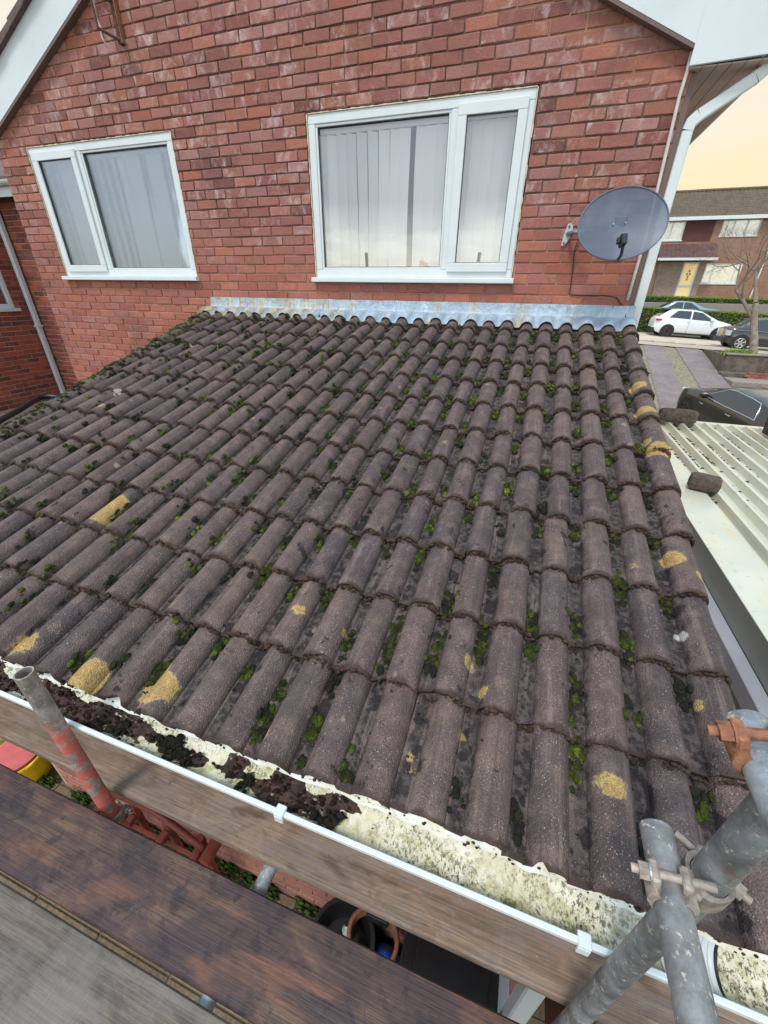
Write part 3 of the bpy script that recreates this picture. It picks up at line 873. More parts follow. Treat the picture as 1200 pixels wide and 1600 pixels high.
mb = MB()
for (a, b_, c, d) in wall_with_holes(HX0, 0.0, -3.8, 1.40, [RWIN, LWIN]):
    mb.box(a, b_, 0.0105, 0.10, c, d)
mb.prism([(HX0, 1.40), (0.0, 1.40), (0.0, gable_top(0)), (-3.13, 2.94), (HX0, gable_top(HX0))], 0.0105, 0.10, 'y')
gable = mb.build('gable_wall', MAT['mortar'], house)
bm_red = brick_meshes(MAT['brick'])
spans = courses(HX0, -0.001, -1.65, 3.0, off=0.0, openings=[RWIN, LWIN], top=gable_top, ph=1)
def seen_gable(c):
    if c.x > -3.95: return c.z > -0.02
    return c.z > -0.12 - 0.62 * (-3.9 - c.x)
lay_bricks(gable, lambda u, w, d: (u, -d, w), spans, bm_red, MAT['brick'], 300, seen_gable)
# side walls, floor behind, so that the house is solid
mb = MB()
mb.box(-0.10, -0.001, 0.102, 8.0, -3.8, 1.33)
mb.box(HX0, HX0 + 0.1, 0.102, 8.0, -3.8, 1.33)
mb.box(HX0, 0.0, 7.9, 8.0, -3.8, 1.33)
mb.build('side_wall', MAT['brick_garden'], house)

def make_window(rect, casement_right, mull, opens, room_depth=0.9, slats=(), seed=1):
    x0, x1, z0, z1 = rect
    x0 += 0.012; x1 -= 0.012; z0 += 0.045; z1 -= 0.012
    y0, y1 = 0.012, 0.072
    t = 0.062
    rnd = random.Random(seed)
    mb = MB()
    # outer frame: head, foot, jambs, mullion - butted
    mb.box(x0, x1, y0, y1, z1 - t, z1, 0.004)
    mb.box(x0, x1, y0, y1, z0, z0 + t, 0.004)
    mb.box(x0, x0 + t, y0, y1, z0 + t + .0005, z1 - t - .0005, 0.004)
    mb.box(x1 - t, x1, y0, y1, z0 + t + .0005, z1 - t - .0005, 0.004)
    mb.box(mull - 0.035, mull + 0.035, y0 + .001, y1, z0 + t + .0005, z1 - t - .0005, 0.004)
    fr = mb.build('window', MAT['upvc'], house)
    # bead round the fixed light
    def light(a, b, c, d, yb, w, name):
        m2 = MB()
        m2.box(a, b, yb, yb + 0.02, d - w, d, 0.003); m2.box(a, b, yb, yb + 0.02, c, c + w, 0.003)
        m2.box(a, a + w, yb, yb + 0.02, c + w + .0005, d - w - .0005, 0.003)
        m2.box(b - w, b, yb, yb + 0.02, c + w + .0005, d - w - .0005, 0.003)
        return m2.build(name, MAT['upvc'], fr)
    if casement_right: ca, cb, fa, fb = mull + .0355, x1 - t, x0 + t, mull - .0355
    else: ca, cb, fa, fb = x0 + t, mull - .0355, mull + .0355, x1 - t
    zc, zd = z0 + t, z1 - t
    light(fa, fb, zc, zd, 0.020, 0.018, 'glazing_bead')
    light(ca - 0.018, cb + 0.018, zc - 0.018, zd + 0.018, -0.008, 0.066, 'casement')
    # rubber gasket lines
    def gasket(a, b, c, d, yb):
        m2 = MB(); w = 0.005
        m2.box(a, b, yb, yb + 0.006, d - w, d); m2.box(a, b, yb, yb + 0.006, c, c + w)
        m2.box(a, a + w, yb, yb + 0.006, c + w, d - w); m2.box(b - w, b, yb, yb + 0.006, c + w, d - w)
        m2.build('gasket', MAT['black'], fr)
    gasket(fa + .018, fb - .018, zc + .018, zd - .018, 0.030)
    gasket(ca + .048, cb - .048, zc + .048, zd - .048, 0.006)
    m2 = MB(); m2.box(fa + .004, fb - .004, 0.044, 0.050, zc + .004, zd - .004); m2.build('pane', MAT['glass'], fr)
    m2 = MB(); m2.box(ca + .03, cb - .03, 0.0145, 0.0195, zc + .03, zd - .03); m2.build('pane', MAT['glass'], fr)
    # sill
    m2 = MB()
    m2.prism([(-0.052, z0 - 0.034), (-0.052, z0 - 0.006), (-0.044, z0 - 0.001), (0.05, z0 - 0.001), (0.05, z0 - 0.040), (-0.046, z0 - 0.040)], x0 - 0.028, x1 + 0.028, 'x')
    m2.build('sill', MAT['upvc'], fr)
    # sealant smear round the frame
    m2 = MB()
    for i in range(46):
        u = i / 46.0
        xa = x0 + (x1 - x0) * u; xb = x0 + (x1 - x0) * (u + 1/46.0)
        hh = 0.004 + rnd.random() * 0.005
        m2.box(xa, xb, 0.004, 0.016, z1 + .0005, z1 + hh)
    for i in range(30):
        za = z0 + (z1 - z0) * i / 30.0; zb = z0 + (z1 - z0) * (i + 1) / 30.0
        for xs, sg in ((x0, -1), (x1, 1)):
            hh = 0.003 + rnd.random() * 0.006
            m2.box(min(xs + sg * .0005, xs + sg * hh), max(xs + sg * .0005, xs + sg * hh), 0.002, 0.016, za, zb)
    m2.build('sealant', MAT['sealant'], fr)
    # room behind
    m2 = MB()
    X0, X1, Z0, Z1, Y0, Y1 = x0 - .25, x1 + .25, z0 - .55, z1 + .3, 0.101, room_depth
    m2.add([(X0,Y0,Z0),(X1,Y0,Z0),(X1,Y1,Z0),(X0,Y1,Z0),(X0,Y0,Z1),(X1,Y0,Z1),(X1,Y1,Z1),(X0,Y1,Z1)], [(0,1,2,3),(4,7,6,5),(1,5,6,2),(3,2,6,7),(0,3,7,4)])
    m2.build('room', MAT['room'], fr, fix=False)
    # blind slats with head rail
    m2 = MB(); m2.box(x0 + .06, x1 - .06, 0.10, 0.135, z1 - t - 0.045, z1 - t - 0.010, 0.004); m2.build('blind_rail', MAT['blind'], fr)
    for (cx, ang, tw, hz, lo) in slats:
        a = math.radians(ang)
        m3 = MB()
        def fn(u, v, cx=cx, a=a, tw=tw, hz=hz, lo=lo):
            z = (z1 - t - hz) + (lo - (z1 - t - hz)) * v
            aa = a + math.radians(tw) * v
            w = 0.089 * (u - 0.5)
            bow = 0.006 * (1 - (2*u - 1) ** 2)
            return (cx + w * math.cos(aa) - bow * math.sin(aa) + 0.004 * math.sin(v * 5 + cx * 9), 0.118 + w * math.sin(aa) + bow * math.cos(aa), z)
        m3.grid(fn, 6, 14)
        m3.build('blind_slat', MAT['blind'], fr, smooth=True, fix=False)
    return fr

zl = 0.205 + 0.02
sl = []
for i, cx in enumerate([-2.62, -2.545, -2.455, -2.365, -2.27, -2.175, -2.08, -1.985, -1.905]):
    sl.append((cx, (40, 30, 40, 44, 40, 36, 16, 6, 8)[i], 4, 0.05, zl))
for cx, a in ((-1.765, 8), (-1.68, 3), (-1.592, 6), (-1.505, 4), (-1.412, 3), (-1.325, 6), (-1.238, 4), (-1.150, 8), (-1.062, 4)):
    sl.append((cx, a, 3, 0.05, zl))
make_window(RWIN, True, -1.48, 0, slats=sl, seed=3)
sl = []
for cx, a, tw in ((-5.90, -30, 4), (-5.80, -28, 3), (-5.70, 8, 2), (-5.61, 6, 4), (-5.52, 4, 3), (-5.42, -34, 4), (-5.19, -26, 6), (-5.09, -30, 8), (-4.99, -24, -6), (-4.89, -8, 6), (-4.79, 12, 4), (-4.70, 16, -6), (-4.59, -60, 78), (-4.51, 14, 6), (-4.42, 10, 3), (-4.31, -40, 30), (-4.21, 8, 4)):
    sl.append((cx, a, tw, 0.05, zl))
make_window(LWIN, False, -5.30, 0, slats=sl, seed=5)
# silk flower standing on the right window board
fl = empty('flower_spray', (-1.69, 0.115, 0.20), 'pink and red silk flower just inside the larger window', 'flower')
for i in range(16):
    a = random.uniform(0, 2*PI); e = random.uniform(0.2, 1.3)
    d = Vector((math.cos(a) * math.cos(e), 0.3 * math.sin(a) * math.cos(e), math.sin(e)))
    mb = MB(); L = random.uniform(0.07, 0.12)
    s_ = Vector((-d.z, 0, d.x)).normalized() * 0.018
    c = Vector((-1.69, 0.115, 0.245))
    mb.add([c, c + d * L * .6 + s_, c + d * L, c + d * L * .6 - s_], [(0, 1, 2, 3)])
    MAT.setdefault('petal', simple('petal_pink', S(206, 80, 92), 0.7, var=0.3, scale=60))
    mb.build('petal', MAT['petal'], fl, fix=False)
mb = MB(); mb.tube([(-1.69, .115, .20), (-1.69, .115, .24)], 0.004, 6); mb.build('stem', MAT['weed'], fl)

# verge: barge boards, trims, roof edge
def barge(side):
    # along the slope, board in the plane y = -0.06
    if side > 0: L = [(-3.13, 2.92 + .02), (-0.035, 1.425)]
    else: L = [(-6.50, 1.365), (-3.13, 2.92 + .02)]
    (xa, za), (xb, zb) = L
    w = 0.30
    mb = MB(); mb.prism([(xa, za), (xb, zb), (xb, zb + w), (xa, za + w)], -0.060, -0.038, 'y')
    mb.build('bargeboard', MAT['fascia'], house)
    mb = MB(); mb.prism([(xa, za - .022), (xb, zb - .022), (xb, zb - .0005), (xa, za - .0005)], -0.058, -0.001, 'y')
    mb.build('barge_trim', MAT['trim_brown'], house)
    # tile edge of the main roof, a row of verge tiles
    n = 14
    dx, dz = (xb - xa) / n, (zb - za) / n
    for i in range(n):
        x_, z_ = xa + dx * i, za + dz * i
        up = 0.012
        mb = MB()
        poly = [(x_ - dx*.06, z_ - dz*.06 + w + .001), (x_ + dx, z_ + dz + w + .001), (x_ + dx, z_ + dz + w + .045 + (up if side > 0 else 0)), (x_ - dx*.06, z_ - dz*.06 + w + .045 + (up if side < 0 else 0) * 1.0)]
        mb.prism(poly, -0.105 + random.uniform(-.008, .008), 0.6, 'y')
        mb.build('verge_tile', MAT['roofdark'], house)
barge(1); barge(-1)
# boxed eave end on the right
mb = MB()
mb.prism([(-0.0345, 1.330), (0.365, 1.340), (0.365, 1.520), (0.0, 1.72), (-0.0345, 1.74)], -0.0595, -0.0375, 'y')
mb.build('eave_box_end', MAT['fascia'], house)
mb = MB(); mb.box(0.3655, 0.372, -0.0585, -0.037, 1.342, 1.515); mb.build('joint_strip', MAT['upvc'], house)
mb = MB(); mb.prism([(0.3725, 1.341), (0.47, 1.344), (0.47, 1.47), (0.3725, 1.517)], -0.0590, -0.0375, 'y'); mb.build('eave_box_end', MAT['fascia'], house)
# soffit boards run back along the eave
for i in range(6):
    mb = MB(); mb.box(-0.03 + i * 0.076, -0.03 + i * 0.076 + 0.073, -0.037, 8.1, 1.322, 1.330, 0.0015)
    mb.build('soffit_board', MAT['soffit'], house)
mb = MB(); mb.box(0.430, 0.445, -0.036, 8.1, 1.334, 1.50); mb.build('eave_fascia', MAT['fascia'], house)
mb = MB(); mb.box(0.0, 0.034, 0.012, 0.06, -0.2, 1.315); mb.build('corner_strip', MAT['trim_brown'], house)
# roof slopes of the house
mb = MB()
mb.prism([(0.50, 1.525), (-3.13, 3.24), (-3.13, 3.27), (0.50, 1.56)], 0.0, 8.2, 'y')
mb.prism([(-6.75, 1.56), (-3.1301, 3.2401), (-3.1301, 3.2701), (-6.75, 1.60)], 0.0, 8.2, 'y')
mb.build('roof_slope', MAT['roofdark'], house)

# rainwater pipe with swan neck, square section
def square_pipe(path, r, name, mat, parent, ch=0.006):
    mb = MB(); P = [Vector(p) for p in path]
    rings = []
    for i, p in enumerate(P):
        d = (P[min(i+1, len(P)-1)] - P[max(i-1, 0)]).normalized()
        a = Vector((0, 1, 0)); bb = d.cross(a).normalized(); a2 = bb.cross(d).normalized()
        q = []
        for (u, w) in ((-1, -.8), (-.8, -1), (.8, -1), (1, -.8), (1, .8), (.8, 1), (-.8, 1), (-1, .8)):
            q.append(p + bb * r * u + a2 * r * w)
        rings.append(q)
    vs = [v for q in rings for v in q]; fs = []
    for i in range(len(P) - 1):
        for k in range(8):
            fs.append((i*8+k, i*8+(k+1) % 8, (i+1)*8+(k+1) % 8, (i+1)*8+k))
    fs.append(tuple(range(8))); fs.append(tuple(range(len(vs)-8, len(vs))))
    mb.add(vs, fs)
    return mb.build(name, mat, parent)
dp = square_pipe([(0.092, 0.06, -3.0), (0.074, 0.06, 1.045)], 0.034, 'downpipe', MAT['upvc'], house)
square_pipe([(0.074, 0.06, 1.047), (0.082, 0.06, 1.085), (0.118, 0.06, 1.118)], 0.036, 'pipe_bend', MAT['upvc'], dp)
square_pipe([(0.119, 0.06, 1.119), (0.365, 0.06, 1.272)], 0.034, 'pipe_offset', MAT['upvc'], dp)
square_pipe([(0.366, 0.06, 1.273), (0.40, 0.06, 1.30), (0.412, 0.06, 1.37)], 0.036, 'pipe_bend', MAT['upvc'], dp)
mb = MB(); mb.box(0.030, 0.122, 0.018, 0.10, 0.52, 0.55, 0.003); mb.build('pipe_bracket', MAT['upvc'], dp)
mb = MB()
mb.grid(lambda u, v: (0.446 + 0.045 * (1 - math.cos(u * PI)), -0.03 + v * 8, 1.49 - 0.055 * math.sin(u * PI)), 8, 1)
mb.build('eave_gutter', MAT['upvc'], house, smooth=True, fix=False)

# cables on the wall
mb = MB()
mb.tube([(-0.034, -.012, 1.41), (-0.030, -.014, 1.32), (-0.036, -.014, 1.2), (-0.030, -.013, 1.05), (-0.018, -.012, 0.75), (-0.010, -.012, .45), (-0.014, -.012, .2), (-0.018, -.014, .05)], 0.0105, 8)
tag(mb.build('white_conduit', MAT['cable_white'], smooth=True), 'thin white cable clipped down the right hand corner of the gable wall', 'cable')
mb = MB()
mb.tube([(-0.46, -.02, .47), (-0.474, -.010, .39), (-0.45, -.009, .16), (-0.444, -.009, .085), (-0.40, -.009, .078), (-0.20, -.009, .080), (-0.10, -.010, .07), (-0.03, -.012, .0), (-0.004, -.016, -.05), (0.01, -.04, -.10)], 0.0045, 6)
tag(mb.build('black_cable', MAT['cable_black'], smooth=True), 'thin black cable running from the satellite dish along the wall to the corner', 'cable')

# rusty bracket high on the gable
MAT['rust_bar'] = simple('rusty_bar', S(84, 54, 44), 0.75, 0.1, var=0.5, scale=30, bump=0.4, bscale=150)
rb = empty('rusty_bracket', (-4.41, 0.0, 2.03), 'rusty steel bracket fixed high on the gable with a frayed white cable', 'bracket')
mb = MB(); mb.box(-4.428, -4.396, -0.045, -0.001, 1.905, 2.24, 0.003); mb.build('back_plate', MAT['rust_bar'], rb)
mb = MB(); mb.box(-4.394, -4.386, -0.040, -0.001, 1.91, 2.23, 0.001); mb.build('plate_flange', MAT['rust'], rb)
mb = MB(); mb.tube([(-4.41, -.046, 1.925), (-4.495, -.16, 1.965)], 0.011, 8); mb.build('lower_arm', MAT['rust_bar'], rb)
mb = MB(); mb.tube([(-4.41, -.046, 2.15), (-4.49, -.16, 2.17)], 0.016, 8); mb.build('upper_arm', MAT['rust_bar'], rb)
mb = MB(); mb.tube([(-4.495, -.158, 1.95), (-4.50, -.158, 2.22)], 0.009, 8); mb.build('mast_clamp', MAT['rust_dark'], rb)
mb = MB(); mb.tube([(-4.50, -.13, 2.24), (-4.51, -.13, 2.10), (-4.525, -.128, 2.05), (-4.505, -.12, 1.99), (-4.51, -.12, 1.93), (-4.492, -.115, 1.875)], [0.006, .009, .012, .008, .008, .007], 8)
mb.build('loose_cable', MAT['cable_white'], rb, smooth=True)

# satellite dish
dish = empty('satellite_dish', (-0.52, -0.02, 0.47), 'blue grey mesh satellite dish on the wall beside the larger window', 'satellite dish')
def m_dish():
    m, N, b, o = newmat('perforated_dish')
    t = m.node_tree
    pos = geom(N).outputs['Position']
    col = N.mix(N.step(N.noise(pos, 6.0, 3.0), 0.4, 0.7), S(80, 90, 108), S(94, 104, 122))
    N.set(b.inputs['Base Color'], col); b.inputs['Roughness'].default_value = 0.5
    b.inputs['Specular IOR Level'].default_value = 0.6
    tr = N.add('ShaderNodeBsdfTransparent')
    mx = N.add('ShaderNodeMixShader'); mx.inputs[0].default_value = 0.90     # fine holes, a fifth of the sheet is open
    t.links.new(tr.outputs[0], mx.inputs[1]); t.links.new(b.outputs[0], mx.inputs[2])
    t.links.new(mx.outputs[0], o.inputs[0])
    return m
MAT['dish'] = m_dish()
DC = Vector((-0.228, -0.36, 0.505))
dn = Vector((0.10, -0.93, 0.34)).normalized()
du = Vector((1, 0.10, 0.10)); du = (du - dn * du.dot(dn)).normalized()
dv = dn.cross(du).normalized()
if dv.z < 0: dv = -dv
A, B = 0.275, 0.222
mb = MB()
nr, na = 10, 48
vs = [DC - dn * 0.045]; fs = []
for i in range(1, nr + 1):
    for k in range(na):
        a = 2*PI*k/na; rr = i / nr
        vs.append(DC + du * A * rr * math.cos(a) + dv * B * rr * math.sin(a) - dn * 0.045 * (1 - rr*rr))
for k in range(na): fs.append((0, 1 + k, 1 + (k+1) % na))
for i in range(nr - 1):
    for k in range(na):
        fs.append((1 + i*na + k, 1 + (i+1)*na + k, 1 + (i+1)*na + (k+1) % na, 1 + i*na + (k+1) % na))
mb.add(vs, fs)
mb.build('reflector', MAT['dish'], dish, smooth=True)
MAT['dish_rim'] = simple('dish_rim_grey', S(88, 98, 116), 0.4)
mb = MB(); mb.tube([DC + du * A * math.cos(2*PI*k/48) + dv * B * math.sin(2*PI*k/48) for k in range(49)], 0.005, 6, cap=False); mb.build('rim', MAT['dish_rim'], dish, smooth=True)
ab = DC - dv * B * 0.98 - du * 0.008; ae = DC - dv * 0.165 + dn * 0.15 - du * 0.030
mb = MB(); mb.tube([ab - dn * .01, ab + dn * 0.05, ae - dv * .03], 0.010, 8); mb.build('feed_arm', MAT['black'], dish)
mb = MB(); q = ae
M = Matrix.Translation(q) @ (Matrix((du, dn, dv)).transposed()).to_4x4()
mb.box(-.018, .018, -.045, .02, -.032, .032, .006, M); mb.box(-.036, -.018, -.03, .0, -.015, .02, .004, M); mb.build('feed_horn', MAT['black'], dish)
M2 = Matrix.Translation(q + dv * .033) @ (Matrix((du, dn, dv)).transposed()).to_4x4()
mb = MB(); mb.box(-.017, .017, -.03, .01, 0, .004, .001, M2); mb.build('label_strip', MAT['steel'], dish)
for (a, b_) in ((-0.045, 0.02), (0.03, 0.02), (-.075, -.135)):
    c = DC + du * a + dv * b_ - dn * 0.036
    mb = MB(); mb.tube([c - dn*.002, c + dn * .004], 0.005, 8); mb.build('bolt', MAT['steel'], dish)
mb = MB()
mb.prism([(-.578, .415), (-.560, .412), (-.532, .450), (-.512, .50), (-.522, .545), (-.540, .556), (-.556, .552), (-.568, .51), (-.575, .47)], -.014, -.0012, 'y')
MAT['plate_grey'] = simple('painted_plate', S(186, 190, 196), 0.5, var=0.1)
mb.build('wall_plate', MAT['plate_grey'], dish)
for (px_, pz_) in ((-.545, .535), (-.562, .43)):
    mb = MB(); mb.tube([(px_, -.0145, pz_), (px_, -.020, pz_)], .008, 8); mb.build('bolt', MAT['dish_rim'], dish)
mb = MB(); mb.tube([(-.545, -.012, .49), (-.50, -.10, .49), (-.30, -.24, .485), (-.26, -.29, .50)], .016, 8); mb.build('support_arm', MAT['galv'], dish)
mb = MB(); mb.box(-.27, -.20, -.315, -.290, .46, .55, .004); mb.build('back_bracket', MAT['dish_rim'], dish)

# ------------------------------------------------------------------ the lean-to
ext = empty('lean_to_extension', (-2.0, -1.7, -3.8), 'single storey brick lean-to with a mossy brown double roll tile roof', 'extension')
EAVE_S = 12 * GAUGE
# wall under the eave
WY = -3.05
mb = MB()
mb.box(-3.95, 0.02, WY + 0.008, WY + 0.11, -3.8, -1.30)
mb.box(-3.95, -3.85, WY + 0.111, -0.001, -3.8, -0.95)
mb.box(-0.08, 0.02, WY + 0.111, -0.001, -3.8, -0.95)
rear = mb.build('rear_wall', MAT['mortar_pale'], ext)
bm_gar = brick_meshes(MAT['brick_garden'])
lay_bricks(rear, lambda u, w, d: (u, WY - d, w), courses(-3.9, 0.02, -3.8, -2.0), bm_gar, MAT['brick_garden'], 110, lambda c: c.z < -2.1 and c.x > -2.4)
# roof deck
mb = MB()
q = [roof_pt(-3.93, 0.0, -.045), roof_pt(0.03, 0.0, -.045), roof_pt(0.03, EAVE_S - .06, -.045), roof_pt(-3.93, EAVE_S - .06, -.045)]
q2 = [p + Vector((0, 0, -.07)) for p in q]
mb.add(q + q2, [(0,1,2,3), (7,6,5,4), (0,4,5,1), (1,5,6,2), (2,6,7,3), (3,7,4,0)])
deck = mb.build('tiled_roof', MAT['fence_wood'], ext)
mb = MB()
mb.prism([(-3.392, -1.33), (-3.37, -1.33), (-3.37, -1.12), (-3.392, -1.12)], -3.95, 0.06, 'x'); mb.build('fascia_board', MAT['fascia'], ext)
mb = MB(); mb.box(-3.95, 0.06, -3.37, WY + .005, -1.33, -1.318); mb.build('soffit', MAT['fascia'], ext)
mb = MB()
q = [roof_pt(0, 0, -.05), roof_pt(0, EAVE_S - .05, -.05)]
mb.prism([(q[0].y, q[0].z), (q[1].y, q[1].z), (q[1].y, q[1].z - .17), (q[0].y, q[0].z - .17)], 0.031, 0.05, 'x')
mb.build('verge_board', MAT['fence_wood'], ext)

# tile profile across one double-roll tile; x = 0 is its right edge
RA, RB = 0.0550, 0.0495            # half widths of the two rolls
XA, XB = -0.052, -0.052 - ROLL    # roll centres
def prof(x):
    h = 0.0
    for c, r, H in ((XA, RA, .054), (XB, RB, .049)):
        d = abs(x - c) / r
        if d < 1: h = max(h, H * (1 - d ** 2.1) ** 0.58)
    return h
def roof_h(x, frac):
    """height of the tile surface above the roof plane at world x"""
    xr = ((x - (ROLLX0 + 0.052)) % (2 * ROLL)) - 2 * ROLL
    return prof(xr) + 0.023 * (1 - frac)

def tile_xs(lo):
    xs = [0.004]
    for c, r in ((XA, RA), (XB, RB)):
        if c - r < lo - 0.02: continue
        xs += [c + r * math.sin(a) for a in np.linspace(PI/2, -PI/2, 13)]
        xs += [c + r * 1.0005 + .002, c - r * 1.0005 - .002]
    xs = sorted(set([round(max(lo, min(0.0045, x)), 5) for x in xs] + [lo, lo + .012]))
    return xs
def tile_mesh(seed, half=False):
    rnd = random.Random(seed)
    lo = -2 * ROLL - 0.004 if not half else -ROLL - 0.004
    xs = tile_xs(lo)
    L = GAUGE + 0.075
    ys = [0.0, 0.006, 0.05, 0.13, 0.22, L]
    nz = Vector((rnd.uniform(-50, 50), rnd.uniform(-50, 50), 0))
    chip = [(rnd.uniform(lo, 0), rnd.uniform(.008, .022), rnd.uniform(.006, .020)) for _ in range(rnd.choice((0, 1, 1, 2)))]
    def jit(x, y, s): return mnoise.noise(nz + Vector((x * s, y * s, 0)))
    vs = []; nxx = len(xs)
    for j, y in enumerate(ys):
        for x in xs:
            z = prof(x) + 0.023 * (1 - y / GAUGE) + jit(x, y, 18) * 0.0014
            yy = y
            if j <= 1: yy += jit(x, 3.0, 90) * 0.0045 + jit(x, 9.0, 14) * 0.004
            if j <= 1:
                for (cx_, cw_, cd_) in chip: yy += cd_ * max(0, 1 - ((x - cx_) / cw_) ** 2)
            if j == 0: z -= 0.004
            vs.append((x, yy, z))
    fs = []
    for j in range(len(ys) - 1):
        for i in range(nxx - 1):
            a = j * nxx + i
            fs.append((a, a + 1, a + nxx + 1, a + nxx))
    # butt face and underside lip
    b0 = len(vs)
    for i, x in enumerate(xs):
        v = vs[i]; vs.append((v[0], v[1] + 0.002 + rnd.uniform(-.0015, .0015), v[2] - 0.0195 + rnd.uniform(-.002, .001)))
    b1 = len(vs)
    for i, x in enumerate(xs):
        v = vs[i]; vs.append((v[0], v[1] + 0.04, v[2] - 0.0215))
    for i in range(nxx - 1):
        fs.append((b0 + i, b0 + i + 1, i + 1, i))
        fs.append((b1 + i, b1 + i + 1, b0 + i + 1, b0 + i))
    # right hand edge thickness
    e0 = len(vs)
    for j in range(len(ys)):
        v = vs[j * nxx + nxx - 1]; vs.append((v[0], v[1], v[2] - 0.020))
    for j in range(len(ys) - 1):
        a = j * nxx + nxx - 1
        fs.append((a, e0 + j, e0 + j + 1, a + nxx))
    b = MB(); b.add(vs, fs)
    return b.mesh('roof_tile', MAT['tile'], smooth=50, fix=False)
TM = [tile_mesh(i) for i in range(16)]
TH = [tile_mesh(20 + i, True) for i in range(3)]
EX, EU, EN = Vector((1, 0, 0)), Vector((0, CP, SP)), Vector((0, -SP, CP))
BASE = Matrix((EX, EU, EN)).transposed()
rt = random.Random(5)
for k in range(1, 13):
    row = rt.uniform(-.004, .004)
    for c in range(14):
        half = c == 13
        xr = ROLLX0 + 0.052 - c * 2 * ROLL
        loc = roof_pt(xr + row + rt.uniform(-.0025, .0025), k * GAUGE + (.024 if k == 12 else 0) + rt.uniform(-.006, .006), rt.uniform(-.001, .002))
        o = bpy.data.objects.new('roof_tile', rt.choice(TH if half else TM)); COL.objects.link(o)
        o.parent = deck
        o.matrix_parent_inverse = Matrix.Translation(-world_loc(deck))
        tilt = Matrix.Rotation(rt.uniform(-.006, .006), 3, 'X') @ Matrix.Rotation(rt.uniform(-.007, .007), 3, 'Z') @ Matrix.Rotation(rt.uniform(-.006, .004), 3, 'Y')
        if rt.random() < 0.12: tilt = tilt @ Matrix.Rotation(rt.choice((-1, 1)) * .014, 3, 'Z')
        o.matrix_basis = Matrix.Translation(loc) @ (BASE @ tilt).to_4x4()

# lead flashing dressed over the top course
def lead_fn(u, v):
    x = -3.97 + (0.055 + 3.97) * u
    n1 = mnoise.noise(Vector((x * 6, v * 2, 0))); n2 = mnoise.noise(Vector((x * 22, v * 5, 4)))
    if v < 0.42:
        t = v / 0.42
        return (x, -0.016 - 0.003 * abs(n2) - 0.014 * t * t, 0.012 - 0.105 * t + 0.003 * n1)
    t = (v - 0.42) / 0.58
    s = -0.055 + t * (0.222 + 0.022 * n1 + 0.010 * n2)
    h = roof_h(x, 0.0 if t < .6 else 0.3) * min(1, .10 + t * 1.5) + 0.014 + 0.034 * (1 - t) ** 2 + 0.003 * n2
    p = roof_pt(x, s, h)
    return tuple(p)
mb = MB(); mb.grid(lead_fn, 330, 14)
mb.build('lead_flashing', MAT['lead'], ext, smooth=True, fix=False)

# gutter along the eave
GX0, GX1 = -4.02, 0.30
LIPY, LIPZ = -3.535, -1.140
def gut_fn(x0, x1, thick):
    def fn(u, v):
        x = x0 + (x1 - x0) * u
        a = v * PI
        return (x, LIPY + 0.058 * (1 - math.cos(a)) + 0.003 - (thick * math.cos(a)) * -1 * 0, LIPZ - 0.004 - (0.062 + thick) * math.sin(a) ** 0.8 + 0.018 * v)
    return fn
mb = MB()
mb.grid(gut_fn(GX0, GX1, 0.0), 60, 16)
mb.grid(gut_fn(GX0, GX1, 0.003), 60, 16, flip=True)
gut = mb.build('gutter', MAT['gutter'], ext, smooth=True, fix=False)
mb = MB()
mb.prism([(LIPY - .006, LIPZ - .012), (LIPY - .006, LIPZ), (LIPY - .003, LIPZ + .003), (LIPY + .005, LIPZ + .003), (LIPY + .008, LIPZ - .002), (LIPY + .003, LIPZ - .014)], GX0, GX1, 'x')
mb.build('gutter_lip', MAT['upvc'], gut)
for cx in (-1.107, -0.340, -2.55):
    mb = MB()
    mb.box(cx - .014, cx + .014, LIPY - .012, LIPY + .016, LIPZ - .001, LIPZ + .009, .002)
    mb.box(cx - .013, cx + .013, LIPY - .013, LIPY - .0065, LIPZ - .028, LIPZ - .0015, .001)
    mb.box(cx - .009, cx + .009, LIPY + .0105, LIPY + .0165, LIPZ - .022, LIPZ - .0015, .001)
    mb.build('gutter_clip', MAT['upvc'], gut)
# union piece with ribs near the right end
mb = MB()
for i in range(9):
    x = -0.165 + i * 0.012
    mb.grid(lambda u, v, x=x: (x + 0.0115 * u, LIPY + 0.010 + 0.046 * (1 - math.cos(v * PI)), LIPZ - 0.006 - 0.053 * math.sin(v * PI) ** 0.8 + 0.012 * v + 0.003 * math.sin(u * PI)), 4, 12)
mb.build('gutter_union', MAT['upvc'], gut, smooth=True, fix=False)
mb = MB(); mb.grid(lambda u, v: (-0.057 + .007 * u, LIPY + 0.0085 + 0.0475 * (1 - math.cos(v * PI)), LIPZ - 0.006 - 0.0560 * math.sin(v * PI) ** 0.8 + 0.014 * v + .001), 1, 12)
mb.build('union_seal', MAT['black'], gut, fix=False)
# support tray at the foot of the tiles
def tray_fn(u, v):
    x = -4.0 + 4.25 * u
    n = mnoise.noise(Vector((x * 9, 0.3, 1.0))); n2 = mnoise.noise(Vector((x * 40, v * 4, 2.0)))
    y = -3.405 - (0.036 + .010 * mnoise.noise(Vector((x * 14, 4, 1))) + .006 * mnoise.noise(Vector((x * 55, 4, 1)))) * v - 0.006 * n * v
    z = -1.098 - 0.006 * v - 0.040 * v ** 3 - 0.004 * n * v
    return (x, y - .003 * n2 * v, z)
mb = MB(); mb.grid(tray_fn, 260, 6)
mb.build('eave_tray', MAT['tray'], ext, smooth=True, fix=False)
PX, PY = -0.242, -3.332
dpe = square_pipe([(PX, PY, -1.62), (PX, PY, -3.8)], 0.036, 'downpipe', MAT['upvc'], ext)
square_pipe([(PX, PY, -1.618), (PX, PY - .03, -1.57), (PX, -3.44, -1.28), (PX, -3.478, -1.215)], 0.034, 'pipe_neck', MAT['upvc'], dpe)
